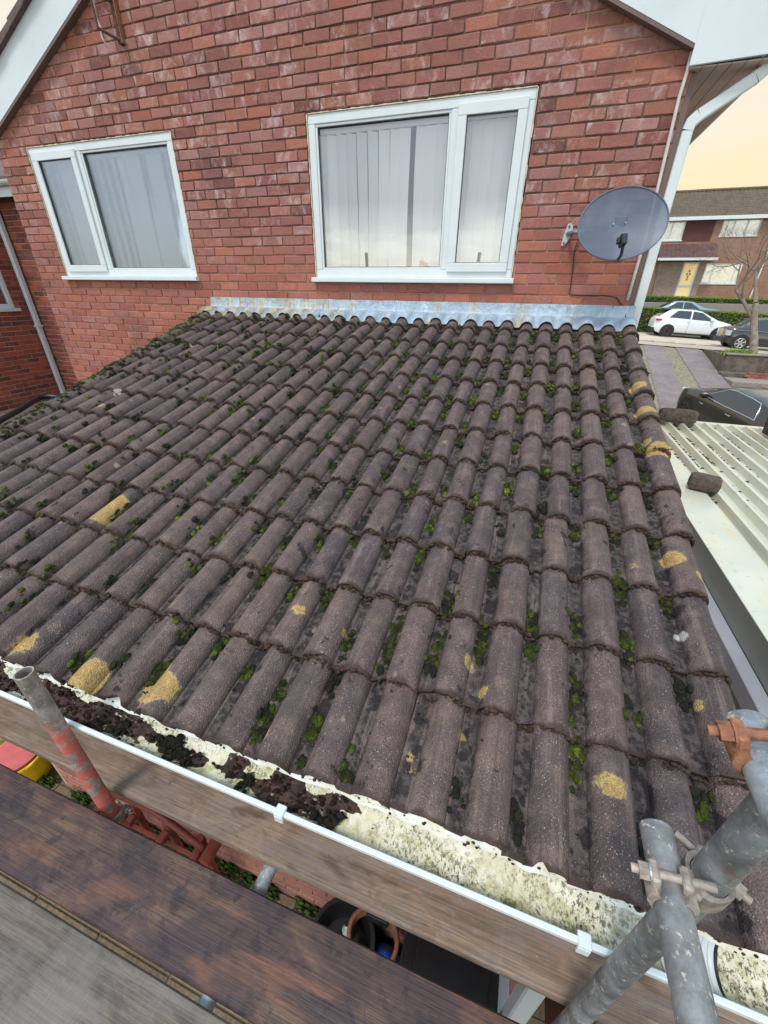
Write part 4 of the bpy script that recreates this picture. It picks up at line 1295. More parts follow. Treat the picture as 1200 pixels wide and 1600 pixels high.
for z_ in (-2.4, -3.3):
    mb = MB(); mb.box(PX - .05, PX + .05, PY + .037, WY - .001, z_, z_ + .03, .003); mb.build('pipe_bracket', MAT['upvc'], dpe)

# ------------------------------------------------------------------ moss, crust, debris
def ico(sub):
    bm = bmesh.new(); bmesh.ops.create_icosphere(bm, subdivisions=sub, radius=1.0)
    v = np.array([q.co[:] for q in bm.verts]); f = [tuple(x.index for x in p.verts) for p in bm.faces]
    bm.free(); return v, np.array(f)
def lump_set(sub, n, amp, sc):
    v, f = ico(sub); out = []
    for i in range(n):
        off = Vector((i * 7.7, 3.1 * i, 1.3))
        k = np.array([1 + amp * mnoise.noise(Vector(p) * sc + off) + amp * 0.6 * mnoise.noise(Vector(p) * sc * 2.7 + off) for p in v])
        out.append((v * k[:, None]).astype(np.float32))
    return out, f
LUMP3 = lump_set(3, 12, 0.55, 2.6); LUMP2 = lump_set(2, 12, 0.5, 2.2); LUMP1 = lump_set(1, 10, 0.4, 1.4)
class Lumps:
    def __init__(self): self.V = []; self.F = []; self.n = 0
    def add(self, lump, pos, sx, sy, sz, ax=None, normal=(EX, EU, EN), rnd=random):
        vs, f = lump
        v = vs[rnd.randrange(len(vs))]
        a = rnd.uniform(0, 2*PI) if ax is None else ax
        c, s = math.cos(a), math.sin(a)
        x = (v[:, 0] * c - v[:, 1] * s) * sx; y = (v[:, 0] * s + v[:, 1] * c) * sy; z = v[:, 2] * sz
        e = normal
        P = np.outer(x, e[0]) + np.outer(y, e[1]) + np.outer(z, e[2]) + np.array(pos)
        self.V.append(P); self.F.append(f + self.n); self.n += len(v)
    def blades(self, pos, R, n, L, wd, up=(EX, EU, EN)):
        e = np.array([tuple(q) for q in up])
        d = rng.normal(size=(n, 3)); d[:, 2] = np.abs(d[:, 2]) + .25
        d /= np.linalg.norm(d, axis=1)[:, None]
        base = d * R * rng.uniform(.45, .95, (n, 1)) * np.array([1, 1.15, .7])
        dirn = d + rng.normal(size=(n, 3)) * .45
        dirn /= np.linalg.norm(dirn, axis=1)[:, None]
        t = np.cross(dirn, rng.normal(size=(n, 3))); t /= (np.linalg.norm(t, axis=1)[:, None] + 1e-9)
        ln = rng.uniform(.5, 1.1, (n, 1)) * L
        P = np.stack([base - t * wd, base + t * wd, base + dirn * ln], 1).reshape(-1, 3)
        self.V.append(P @ e + np.array(tuple(pos)))
        self.F.append(np.arange(3 * n).reshape(-1, 3) + self.n); self.n += 3 * n
    def build(self, name, mat, parent=None):
        V = np.concatenate(self.V); F = np.concatenate(self.F)
        me = bpy.data.meshes.new(name)
        me.vertices.add(len(V)); me.vertices.foreach_set('co', V.astype(np.float32).ravel())
        me.loops.add(F.size); me.loops.foreach_set('vertex_index', F.astype(np.int32).ravel())
        me.polygons.add(len(F)); me.polygons.foreach_set('loop_start', np.arange(0, F.size, 3, dtype=np.int32))
        me.polygons.foreach_set('loop_total', np.full(len(F), 3, dtype=np.int32))
        me.update(); me.validate(); me.shade_smooth()
        me.materials.append(mat)
        return link(name, me, parent)

rm = random.Random(11)
mo = Lumps(); dk = Lumps(); cr = Lumps()
def pan_x(m):     # channel to the right of roll m
    return ROLLX0 + 0.5 * ROLL - m * ROLL + (-.003 if m % 2 else .003)
def green_w(x, s):
    """how mossy a spot is"""
    w = 0.42 + 0.9 * mnoise.noise(Vector((x * 1.1, s * 1.3, 5.0)))
    if x < -2.6: w += 0.15
    if x < -2.0 and s < 1.0: w += 0.65 * min(1, (-2.0 - x) / .6)
    if x > -1.3 and s < 1.9: w += 0.32
    if -2.6 < x < -1.0 and 1.4 < s < 2.6: w += 0.12
    if s > 3.0: w -= 0.12
    return w
for m in range(1, 27):
    for k in range(1, 13):
        x0 = pan_x(m); s_top = (k - 1) * GAUGE + 0.02
        w = green_w(x0, s_top)
        near = k >= 9
        r_ = rm.random()
        if r_ > w + (0.70 if near else 1.0): continue
        nl = int(rm.uniform(5, 12) + 14 * max(0, w) * rm.random()) + (6 if near else 0)
        is_green = rm.random() < 0.52 + 0.6 * w
        s_c = s_top + rm.choice((rm.uniform(0.0, .05), rm.uniform(0.02, .24), rm.uniform(.16, .25)))
        for j in range(nl):
            s = s_c + rm.gauss(0, 0.026)
            s = min(max(s, s_top - .01), s_top + GAUGE - .03)
            x = x0 + rm.gauss(0, 0.012) - .020 * min(1, max(0, (-1.2 - x0) / 1.6))
            fr = 1 - (s - s_top) / GAUGE
            R = rm.uniform(.0055, .0135) * (1.0 if is_green else .9) * (1.0 if near else 1.38)
            h = roof_h(x, fr * 0.9) + R * rm.uniform(-.1, .9 if not near else .6)
            lump = LUMP3 if near else LUMP2
            tgt = mo if (is_green and rm.random() < (.62 if near else .75)) else dk
            tgt.add(lump, roof_pt(x, s, h), R * .85, R * rm.uniform(.8, 1.3), R * rm.uniform(.35, .65), 0, rnd=rm)
            tgt.blades(roof_pt(x, s, h), R, (70 if near else 22) if tgt is mo else (40 if near else 10), R * (.50 if near else .70), R * (.055 if near else .13))
# a few strong cushions seen near the eave
for (x, s) in ((-1.30, 3.36), (-1.06, 3.38), (-0.83, 3.0), (-0.16, 2.62), (-0.62, 2.95), (-2.05, 3.42), (-1.72, 3.38), (-0.98, 3.0), (-1.58, 2.9), (-0.42, 3.22)):
    m = round((ROLLX0 + .5 * ROLL - x) / ROLL); x = pan_x(m)
    for j in range(16):
        xx = x + rm.gauss(0, .010); ss = s + rm.gauss(0, .035); R = rm.uniform(.007, .016)
        k = math.ceil(ss / GAUGE); h = roof_h(xx, k - ss / GAUGE)
        mo.add(LUMP3, roof_pt(xx, ss, h), R * .85, R * 1.2, R * .55, 0, rnd=rm)
        mo.blades(roof_pt(xx, ss, h), R, 90, R * .6, R * .07)
# mossy left verge
for i in range(1300):
    s = rm.uniform(0, 2.6); x = ROLLX0 + .052 - 27 * ROLL + abs(rm.gauss(0, .06)) - .012
    k = math.ceil(s / GAUGE); R = rm.uniform(.008, .02)
    (mo if rm.random() < .65 else dk).add(LUMP2, roof_pt(x, s, roof_h(x, k - s / GAUGE) - R * .2), R * 1.1, R * .9, R * .6, rnd=rm)
    if i % 2: mo.blades(roof_pt(x, s, roof_h(x, k - s / GAUGE)), R, 16, R * .7, R * .14)
# dry crust along every tile foot
for k in range(1, 13):
    for i in range(560 if k < 12 else 130):
        x = rm.uniform(-3.98, 0.06); s = k * GAUGE + (.024 if k == 12 else 0) + rm.gauss(.003, .004)
        h = roof_h(x, 0.0) - rm.uniform(.003, .022)
        R = rm.uniform(.003, .0075) * (1 if k < 12 else .6)
        cr.add(LUMP1, roof_pt(x, s, h), R * 1.5, R, R * 1.1, rnd=rm)
# loose grit and crumbs lying in the channels
for i in range(3600):
    m = rm.randrange(1, 27); s = rm.uniform(.2, EAVE_S - .02); x = pan_x(m) + rm.gauss(0, .016)
    k = math.ceil(s / GAUGE); R = rm.uniform(.0015, .0045)
    (cr if rm.random() < .5 else dk).add(LUMP1, roof_pt(x, s, roof_h(x, k - s / GAUGE)), R * 1.3, R, R * .8, rnd=rm)
for L_, nm, mt in ((mo, 'moss', MAT['moss']), (cr, 'dry_crust', MAT['crust'])):
    tag(L_.build(nm, mt, deck), kind='stuff')
MAT['moss_dark'] = m_moss('moss_blackened', [(0.0, S(28, 25, 27)), (0.4, S(44, 40, 38)), (0.65, S(52, 54, 44)), (0.9, S(66, 68, 56)), (1.0, S(82, 84, 66))])
tag(dk.build('dead_moss', MAT['moss_dark'], deck), kind='stuff')

MAT['moss_yellow'] = m_moss('moss_yellowish', [(0.0, S(70, 62, 40)), (0.4, S(120, 116, 52)), (0.7, S(150, 154, 62)), (1.0, S(176, 180, 90))])
# silt and moss lying in the gutter
def m_silt():
    m, N, b, o = newmat('wet_silt')
    pos = geom(N).outputs['Position']
    n1 = N.noise(pos, 28.0, 6.0, 0.7)
    col = N.ramp(n1, [(0.3, S(38, 30, 30)), (0.5, S(66, 48, 44)), (0.60, S(92, 68, 58)), (0.70, S(58, 56, 40)), (0.8, S(44, 46, 34))])
    col = N.mix(N.math('MULTIPLY', N.step(N.noise(pos, 60.0, 4.0), .62, .68), .8), col, S(176, 160, 140))
    N.set(b.inputs['Base Color'], col); N.set(b.inputs['Roughness'], N.math('ADD', .45, N.math('MULTIPLY', n1, .6)))
    N.set(b.inputs['Normal'], N.bump(N.noise(pos, 150.0, 6.0, .75), 1.0, .006))
    return m
MAT['silt'] = m_silt()
gd = Lumps(); ID = (Vector((1, 0, 0)), Vector((0, 1, 0)), Vector((0, 0, 1)))
def gut_z(y):
    t = max(-1, min(1, 1 - (y - LIPY - .003) / 0.058)); a = math.acos(t)
    return LIPZ - .004 - .062 * math.sin(a) ** .8 + .018 * a / PI
rg = random.Random(3)
dens = lambda x: (0.95 if x < -1.62 else 0.8 if x < -1.05 else 0.30 if x < -0.92 else 0.03)
def silt(x, t):
    """depth of silt above the gutter floor; t runs lip 0 to back 1"""
    d = 0.030 if x < -1.62 else 0.022 if x < -1.10 else 0.022 - (x + 1.10) * 0.16
    n = mnoise.noise(Vector((x * 7.5, t * 1.6, 2.0))) * .034 + mnoise.noise(Vector((x * 26, t * 7, 5.0))) * .012 + mnoise.noise(Vector((x * 80, t * 24, 7.0))) * .005
    return d * 0.30 + n * .72 - .016 * abs(t - .55) * 2 + (.006 if -2.1 < x < -1.75 or -1.2 < x < -1.0 else -.004 if -1.62 < x < -1.36 else .002)
sb = MB()
def silt_fn(u, v):
    x = -3.6 + 2.75 * u; y = LIPY + .010 + .104 * v
    return (x, y, gut_z(y) + max(-.004, silt(x, v)))
sb.grid(silt_fn, 620, 26)
tag(sb.build('gutter_silt', MAT['silt'], gut, smooth=True, fix=False), kind='stuff')
for i in range(1500):
    x = rg.uniform(-3.4, -0.85); t = rg.uniform(.1, .95); y = LIPY + .010 + .104 * t
    if silt(x, t) < .002: continue
    R = rg.choice((rg.uniform(.0015, .004), rg.uniform(.003, .008)))
    gd.add(LUMP2, (x, y, gut_z(y) + silt(x, t) + R * .1), R * 1.2, R, R * .7, normal=ID, rnd=rg)
tag(gd.build('gutter_debris', MAT['debris'], gut), kind='stuff')
gm = Lumps()
for cx, cy, n in ((-1.56, .06, 22), (-1.49, .05, 8), (-1.76, .05, 14), (-1.27, .05, 12), (-0.98, .04, 9)):
    for i in range(int(n * 1.8)):
        y = LIPY + cy + rg.gauss(0, .014); R = rg.uniform(.004, .0105)
        xx = cx + rg.gauss(0, .024); gz_ = gut_z(y) + .010 + rg.uniform(0, .010)
        gm.add(LUMP3, (xx, y, gz_), R, R, R * .6, normal=ID, rnd=rg)
        gm.blades((xx, y, gz_), R, 40, R * .6, R * .08, up=ID)
GP = Lumps()
for cx, cv, n in ((-.78, .7, 60), (-.70, .35, 50), (-.60, .55, 40), (-.52, .25, 50), (-.44, .62, 70), (-.36, .30, 110), (-.30, .55, 110), (-.20, .4, 50), (-.02, .5, 60), (.06, .3, 50)):
    for i in range(n):
        v_ = min(.93, max(.06, cv + rg.gauss(0, .13))); a_ = v_ * PI
        p_ = (cx + rg.gauss(0, .022), LIPY + .003 + .058 * (1 - math.cos(a_)), LIPZ - .004 - .062 * math.sin(a_) ** .8 + .018 * v_ + .001)
        R_b = rg.uniform(.0015, .0045)
        GP.blades(p_, R_b, 9, R_b * .9, R_b * .16, up=ID)
tag(GP.build('algae_tufts', MAT['moss_yellow'], gut), kind='stuff')
tag(gm.build('gutter_moss', MAT['moss_dark'], gut), kind='stuff')

# ------------------------------------------------------------------ scaffold
BZ = -1.55
def board(name, x0, x1, y0, y1, ztop, mat, label, rz=0.0, group='scaffold boards'):
    mb = MB()
    t = 0.038
    n = 26; L = x1 - x0; Wd = y1 - y0
    rnd = random.Random(hash(label) % 1000)
    nz = rnd.uniform(0, 50)
    prof_ = [(0, -t), (0, -.006), (.005, 0), (Wd * .33, .0006), (Wd * .66, .0006), (Wd - .005, 0), (Wd, -.006), (Wd, -t)]
    def fn(u, v):
        a, b = prof_[min(7, int(round(v * 7)))]
        x = L * u
        w = mnoise.noise(Vector((x * 3, nz, a * 9))) * .0022
        return (x - L / 2, a - Wd / 2 + w, b + mnoise.noise(Vector((x * 2.1, nz + 9, 0))) * .0015)
    mb.grid(fn, n, 7)
    k = 8
    mb.f.append(tuple(j * (n + 1) for j in range(8))); mb.f.append(tuple(j * (n + 1) + n for j in range(8))[::-1])
    bot = [j for j in range(n + 1)]; top_ = [7 * (n + 1) + j for j in range(n + 1)]
    for j in range(n): mb.f.append((top_[j], top_[j+1], bot[j+1], bot[j]))
    me = mb.mesh(name, mat, smooth=40)
    o = link(name, me); o.location = ((x0 + x1) / 2, (y0 + y1) / 2, ztop); o.rotation_euler = (0, 0, rz)
    tag(o, label, 'board', group)
    return o
board('scaffold_board', -4.1, -0.02, -3.83, -3.606, BZ, MAT['board_wet'], 'wet dark brown scaffold board with orange and purple stains, nearest the gap')
b2 = board('scaffold_board', -4.0, 0.05, -4.075, -3.85, BZ - .004, MAT['board_grey'], 'grey weathered scaffold board in the bottom left corner of the picture')
pl = board('scaffold_board', -4.2, 0.55, -3.528, -3.303, BZ, MAT['board_plank'], 'pale brown weathered board lying under the white gutter lip')
# vertical and horizontal tubes
def tube_obj(name, path, r, mat, label, seg=28, group='scaffold tubes'):
    mb = MB(); mb.tube(path, r, seg, wall=0.004)
    return tag(mb.build(name, mat, smooth=35), label, 'scaffold tube', group)
R_ = 0.02415
tube_obj('scaffold_tube', [(-1.885, -3.5705, -3.78), (-1.885, -3.5705, -2.2), (-1.885, -3.5705, -.855)], R_, MAT['galv_red'], 'upright scaffold tube with red paint standing at the left gutter end')
tube_obj('scaffold_tube', [(-0.281, -3.566, -3.78), (-0.281, -3.566, -1.5), (-0.281, -3.566, .6)], R_, MAT['galv'], 'dark grey upright scaffold tube standing behind the level tube end')
tube_obj('scaffold_tube', [(-0.337, -3.512, -.672), (-0.337, -4.9, -.672)], R_, MAT['galv'], 'level scaffold tube end with plaster splashes pointing at the roof eave')
tube_obj('scaffold_tube', [(-0.333, -3.527, -.362), (-0.333, -4.9, -.362)], R_, MAT['galv_pale'], 'pale blue grey level scaffold tube end held by the rusty clamp')
tube_obj('scaffold_tube', [(-1.215, -3.20, BZ - .064), (-1.215, -5.0, BZ - .064)], R_, MAT['galv_pale'], 'short grey tube seen crossing under the boards at mid left')
tube_obj('scaffold_tube', [(-0.178, -3.20, BZ - .064), (-0.178, -5.0, BZ - .064)], R_, MAT['galv'], 'grey tube crossing under the boards beside the white downpipe')
tube_obj('scaffold_tube', [(-4.2, -3.62, BZ - .114), (0.4, -3.62, BZ - .114)], R_, MAT['galv'], 'long ledger tube carrying the cross tubes below the boards')

def coupler(c, axis_a, axis_b, mats, label):
    """right-angle fitting: clamp band, flap, bolt and nut round each of two tubes"""
    e = empty('scaffold_coupler', c, label, 'coupler', 'scaffold couplers')
    def band(cc, ax, out, mt):
        ax = Vector(ax).normalized(); out = Vector(out).normalized(); sd = ax.cross(out).normalized()
        ring = []; mb = MB()
        w = 0.023; ri, ro = 0.0250, 0.0315
        n = 22; A0, A1 = -2.5, 2.5
        vs = []
        for i in range(n + 1):
            a = A0 + (A1 - A0) * i / n
            d = out * -math.cos(a) + sd * math.sin(a)
            bul = 0.0025 * math.cos(a * 3)
            for rr, ww in ((ri, -w), (ro + bul, -w * .86), (ro + bul, w * .86), (ri, w)):
                vs.append(Vector(cc) + d * rr + ax * ww)
        fs = []
        for i in range(n):
            for k in range(4):
                a = i*4 + k; b_ = i*4 + (k+1) % 4
                fs.append((a, b_, b_ + 4, a + 4))
        fs.append((0, 1, 2, 3)); fs.append(tuple(n*4 + k for k in (3, 2, 1, 0)))
        mb.add(vs, fs); mb.build('clamp_band', mt, e, smooth=40)
        # hinge lug and bolt lug
        F = Matrix((sd, ax, out)).transposed()
        for sgn in (-1, 1):
            M = Matrix.Translation(Vector(cc) + out * 0.027 + sd * (0.020 * sgn)) @ F.to_4x4()
            mb = MB(); mb.box(-.0065, .0065, -.015, .015, -.014, .016, .003, M); mb.build('lug', mt, e)
        # bolt with nut and washer, lying across the opening
        p = Vector(cc) + out * 0.034
        mb = MB(); mb.tube([p - sd * 0.050, p + sd * 0.055], 0.0062, 12); mb.build('bolt', mats[1], e, smooth=40)
        mb = MB(); mb.tube([p - sd * 0.040, p - sd * 0.027], 0.0122, 6); mb.build('nut', mats[1], e)
        mb = MB(); mb.tube([p - sd * 0.0268, p - sd * 0.0244], 0.0140, 16); mb.build('washer', mats[2], e)
    (ca, aa, oa) = axis_a
    band(ca, aa, oa, mats[0])
    if axis_b is None: return e
    (cb, ab_, ob) = axis_b
    band(cb, ab_, ob, mats[0])
    mid = (Vector(ca) + Vector(cb)) / 2
    mb = MB(); mb.box(mid.x - .012, mid.x + .012, mid.y - .020, mid.y + .020, mid.z - .021, mid.z + .021, .005); mb.build('body_block', mats[0], e)
    return e
coupler((-.309, -3.58, -.672), ((-.337, -3.598, -.672), (0, 1, 0), (-.25, 0.1, 1)), ((-.281, -3.566, -.680), (0, 0, 1), (.75, 1, 0)), (MAT['coupler'], MAT['coupler'], MAT['steel']), 'silvery scaffold clamp joining the level tube to the dark upright')
coupler((-.333, -3.568, -.362), ((-.333, -3.568, -.362), (0, 1, 0), (-.35, 0, 1)), None, (MAT['rust'], MAT['rust'], MAT['rust']), 'rusty orange scaffold clamp round the pale tube end')
coupler((-1.885, -3.60, BZ - .114), ((-1.885, -3.5705, BZ - .114), (0, 0, 1), (0, 1, 0)), ((-1.885, -3.62, BZ - .114), (1, 0, 0), (0, -1, 0)), (MAT['coupler'], MAT['coupler'], MAT['steel']), 'grey scaffold clamp at the foot of the red painted upright')

# ------------------------------------------------------------------ yard things under the scaffold
def bench():
    e = empty('garden_bench', (-2.55, -3.22, -3.8), 'red brown slatted garden bench below the gap in the scaffold boards', 'bench')
    MAT['bench'] = simple('red_brown_paint', S(118, 54, 42), 0.6, var=0.25, scale=14)
    m = MAT['bench']
    yb = -3.16
    for x in (-3.03, -2.76, -2.47, -2.19):
        mb = MB(); mb.box(x - .024, x + .024, yb - .46, yb - .03, -3.16, -3.12, .004); mb.build('frame_bar', m, e)
        mb = MB(); mb.box(x - .022, x + .022, yb - .025, yb + .015, -3.8, -3.05, .004); mb.build('back_post', m, e)
    mb = MB()
    P = [(-3.08, yb, -3.04), (-2.8, yb, -3.0), (-2.55, yb, -2.99), (-2.35, yb - .02, -3.02), (-2.14, yb - .04, -3.08)]
    mb.tube(P, 0.021, 8); mb.build('top_rail', m, e, smooth=True)
    for i in range(5):
        y = yb - .07 - i * .085
        mb = MB(); mb.box(-3.05, -2.17, y - .011, y + .011, -3.20, -3.162, .003); mb.build('slat', m, e)
    for x in (-3.06, -2.13):
        mb = MB(); mb.box(x - .020, x + .020, yb - .50, yb + .02, -3.20, -3.175, .006); mb.build('armrest', m, e)
        mb = MB(); mb.box(x - .022, x + .022, yb - .48, yb - .44, -3.8, -3.2005, .004); mb.build('leg', m, e)
    mb = MB(); mb.tube([(-2.09, yb + .02, -3.09), (-2.09, yb - .10, -3.09)], 0.040, 14); mb.build('rail_end', m, e, smooth=40)
bench()
def tub():
    e = empty('plastic_tub', (-4.25, -3.12, -3.8), 'yellow plastic tub with a pink lining at the far left under the board', 'tub')
    MAT['yellow'] = simple('yellow_plastic', S(206, 168, 16), 0.45, var=0.1)
    MAT['pink'] = simple('pink_plastic', S(196, 96, 96), 0.5, var=0.15)
    mb = MB(); n = 28
    c = Vector((-4.33, -3.08, -3.8)); prf = [(0.12, 0), (0.155, .02), (0.20, .30), (0.215, .305), (0.215, .325), (0.195, .325), (0.15, .03), (0.0, .03)]
    vs = [c + Vector((r * math.cos(2*PI*k/n), r * math.sin(2*PI*k/n), h)) for r, h in prf for k in range(n)]
    fs = [(i*n+k, i*n+(k+1) % n, (i+1)*n+(k+1) % n, (i+1)*n+k) for i in range(len(prf)-1) for k in range(n)]
    fs.append(tuple(range(n))[::-1])
    mb.add(vs, fs); mb.build('body', MAT['yellow'], e, smooth=40)
    mb = MB(); mb.tube([c + Vector((0, 0, .20)), c + Vector((0, 0, .345))], [.15, .185], 28); mb.build('lining', MAT['pink'], e, smooth=40)
    for s in (-1, 1):
        mb = MB(); mb.tube([c + Vector((s*.205, -.06, .32)), c + Vector((s*.245, -.03, .36)), c + Vector((s*.245, .03, .36)), c + Vector((s*.205, .06, .32))], .012, 8); mb.build('handle', MAT['yellow'], e, smooth=True)
tub()
st = empty('striped_stick', (-4.0, -3.1, -3.8), 'thin pale green stick with a black band leaning below the board', 'stick')
MAT['palegreen'] = simple('pale_green_paint', S(190, 204, 160), 0.6)
a, b_ = Vector((-3.90, -3.02, -3.8)), Vector((-4.02, -3.02, -3.30))
mb = MB(); mb.tube([a, a.lerp(b_, .42)], .014, 10); mb.build('lower_length', MAT['palegreen'], st)
mb = MB(); mb.tube([a.lerp(b_, .4205), a.lerp(b_, .6)], .0145, 10); mb.build('band', MAT['black'], st)
mb = MB(); mb.tube([a.lerp(b_, .6005), b_], .014, 10); mb.build('upper_length', MAT['palegreen'], st)
# black pot with green bottles
pt = empty('plant_pot', (-1.16, -3.24, -3.8), 'black round tub holding green and clear glass below the boards', 'pot')
mb = MB(); n = 28; c = Vector((-1.16, -3.23, -3.8))
prf = [(.14, 0), (.19, .40), (.205, .41), (.205, .43), (.18, .43), (.16, .22), (0, .22)]
vs = [c + Vector((r * math.cos(2*PI*k/n), r * math.sin(2*PI*k/n), h)) for r, h in prf for k in range(n)]
fs = [(i*n+k, i*n+(k+1) % n, (i+1)*n+(k+1) % n, (i+1)*n+k) for i in range(len(prf)-1) for k in range(n)]
fs.append(tuple(range(n))[::-1]); mb.add(vs, fs); mb.build('pot_body', MAT['black'], pt, smooth=40)
MAT['bottle'] = simple('green_glass', S(34, 92, 62), 0.15, var=0.5, scale=30)
MAT['clear'] = simple('pale_glass', S(180, 190, 184), 0.15, var=0.3, scale=40)
BL = ['green glass bottle with a dark cap in the round black tub', 'clear glass bottle in the round black tub', 'green glass bottle with a pale cap in the round black tub']
for i in range(3):
    a = i * 2.1 - .6; rr = .07
    p = c + Vector((rr * math.cos(a), rr * math.sin(a), .222))
    bt = empty('bottle', p, BL[i], 'bottle', 'bottles in the black tub')
    mb = MB(); mb.tube([p, p + Vector((0, 0, .15)), p + Vector((0, 0, .18)), p + Vector((0, 0, .24))], [.033, .033, .014, .013], 12); mb.build('glass_body', MAT['clear'] if i == 1 else MAT['bottle'], bt, smooth=True)
    mb = MB(); mb.tube([p + Vector((0, 0, .2405)), p + Vector((0, 0, .252))], .015, 10); mb.build('cap', MAT['clear'] if i == 2 else MAT['black'], bt)
# terracotta pot, blue sack, black bin
MAT['terra'] = simple('orange_hose', S(118, 72, 48), 0.7, var=0.25, scale=20)
hs = Vector((-0.98, -3.17, -3.30))
mb = MB(); pth = []
for i in range(90):
    a_ = 2*PI*i/28
    pth.append(hs + Vector((math.cos(a_) * (.15 + .004 * math.sin(a_ * 3)), math.sin(a_) * .12, -.04 * (i / 28.0) + .05 * math.sin(a_))))
mb.tube(pth, .014, 8)
tag(mb.build('garden_hose', MAT['terra'], smooth=True), 'coil of dull orange hose hanging by the wall between the black tub and blue bag', 'hose')
mb = MB(); mb.box(-1.05, -.91, -3.10, WY - .001, -3.34, -3.26, .004)
tag(mb.build('hose_bracket', MAT['black']), 'small black wall bracket holding the orange hose coil', 'bracket')
MAT['blue'] = simple('blue_plastic', S(28, 74, 168), 0.4, var=0.25, scale=10, bump=0.6, bscale=14)
v, f = ico(3)
mb = MB(); mb.add([(-0.90 + p[0] * .12 * (1 + .2 * mnoise.noise(Vector(p) * 2)), -3.20 + p[1] * .10, -3.64 + p[2] * .19 * (1 + .25 * mnoise.noise(Vector(p) * 3))) for p in v], [tuple(q) for q in f])
tag(mb.build('blue_bag', MAT['blue'], smooth=True), 'crumpled bright blue plastic bag beside the black bin', 'bag')
bn = empty('wheelie_bin', (-0.53, -3.34, -3.8), 'black wheeled bin with closed lid beside the white downpipe', 'bin')
mb = MB()
mb.add([(-.73, -3.52, -3.74), (-.36, -3.52, -3.74), (-.36, -3.16, -3.74), (-.73, -3.16, -3.74), (-.77, -3.58, -2.86), (-.32, -3.58, -2.86), (-.32, -3.12, -2.86), (-.77, -3.12, -2.86)], [(0,3,2,1),(4,5,6,7),(0,1,5,4),(1,2,6,5),(2,3,7,6),(3,0,4,7)])
mb.build('bin_body', MAT['black'], bn)
mb = MB(); mb.box(-.78, -.300, -3.60, -3.115, -2.858, -2.82, .012); mb.box(-.71, -.35, -3.53, -3.18, -2.8195, -2.80, .008); mb.build('lid', MAT['black'], bn)
mb = MB(); mb.tube([(-.70, -3.10, -2.86), (-.38, -3.10, -2.86)], .014, 8); mb.build('handle', MAT['black'], bn)
for x in (-.75, -.345):
    mb = MB(); mb.tube([(x - .02, -3.20, -3.70), (x + .02, -3.20, -3.70)], .10, 18); mb.build('wheel', MAT['rubber'], bn)
wd = Lumps()
for i in range(900):
    x = rg.uniform(-4.4, -0.6); y = WY - abs(rg.gauss(0.02, .05)) - .01
    if mnoise.noise(Vector((x * 2.2, 0, 3))) < -0.12: continue
    R = rg.uniform(.008, .022)
    wd.add(LUMP1, (x, y, -3.78 + rg.uniform(0, .07)), R * 1.5, R * .5, R * 1.6, normal=ID, rnd=rg)
tag(wd.build('weeds', MAT['weed']), 'small green weeds growing along the foot of the wall', 'weeds', kind='stuff')

# ------------------------------------------------------------------ neighbouring house on the left
nb = empty('neighbour_house', (-9.6, 2.0, -3.8), 'darker brick house next door with a white downpipe in its corner', 'house')
NX, NY = -9.05, 1.5
mb = MB(); mb.box(NX, HX0 - .3, NY + .008, NY + .10, -3.8, 1.30)
w1 = mb.build('link_wall', MAT['mortar_pale'], nb)
bm_dk = brick_meshes(MAT['brick_dark'])
lay_bricks(w1, lambda u, w, d: (u, NY - d, w), courses(NX + .01, HX0 - .31, -1.8, 1.275), bm_dk, MAT['brick_dark'], 150, lambda c: c.z > -1.75 and c.x < -7.4)
NWIN = (0.35, 1.44, -0.30, 0.90)     # along y (distance in front of the corner 0..), z
mb = MB()
for (a, b_, c, d) in wall_with_holes(0.02, 1.5, -3.8, 1.30, [(0.25, 1.22, -0.30, 0.90)]):
    mb.box(NX - .10, NX - .008, a, b_, c, d)
w2 = mb.build('wing_wall', MAT['mortar_pale'], nb)
lay_bricks(w2, lambda u, w, d: (NX + d, u, w), courses(0.03, 1.49, -1.8, 1.275, off=.06, openings=[(0.25, 1.22, -0.30, 0.90)]), bm_dk, MAT['brick_dark'], 150, lambda c: c.z > -1.7)
mb = MB()
for (a, b_, c, d) in ((.25, 1.22, .84, .90), (.25, 1.22, -.25, -.19), (.25, .31, -.1895, .8395), (1.16, 1.22, -.1895, .8395)):
    mb.box(NX - .07, NX - .01, a, b_, c, d, .004)
nf = mb.build('window', MAT['upvc'], nb)
mb = MB(); mb.box(NX - .05, NX - .045, .31, 1.16, -.19, .84); mb.build('pane', MAT['glass'], nf)
mb = MB(); mb.box(NX - .06, NX + .06, .20, 1.27, -.30, -.2505, .004); mb.build('sill', MAT['upvc'], nf)
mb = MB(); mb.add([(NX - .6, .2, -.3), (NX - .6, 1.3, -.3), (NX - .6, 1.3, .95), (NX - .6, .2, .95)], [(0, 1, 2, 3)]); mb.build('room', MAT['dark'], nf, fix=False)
MAT['curtain'] = simple('blue_grey_curtain', S(150, 170, 190), 0.9, var=0.15, scale=6)
mb = MB(); mb.grid(lambda u, v: (NX - .16 + .03 * math.sin(u * 40), .32 + .83 * u, -.19 + .42 * v * (0.5 + .5 * u) + .1 * v), 40, 4); mb.build('curtain', MAT['curtain'], nf, smooth=True, fix=False)
square_pipe([(NX + .07, NY - .06, 1.2), (NX + .07, NY - .06, -3.2)], .036, 'downpipe', MAT['upvc'], nb)
mb = MB(); mb.box(NX + .02, NX + .12, NY - .11, NY - .012, -.56, -.53, .003); mb.build('pipe_bracket', MAT['upvc'], nb)
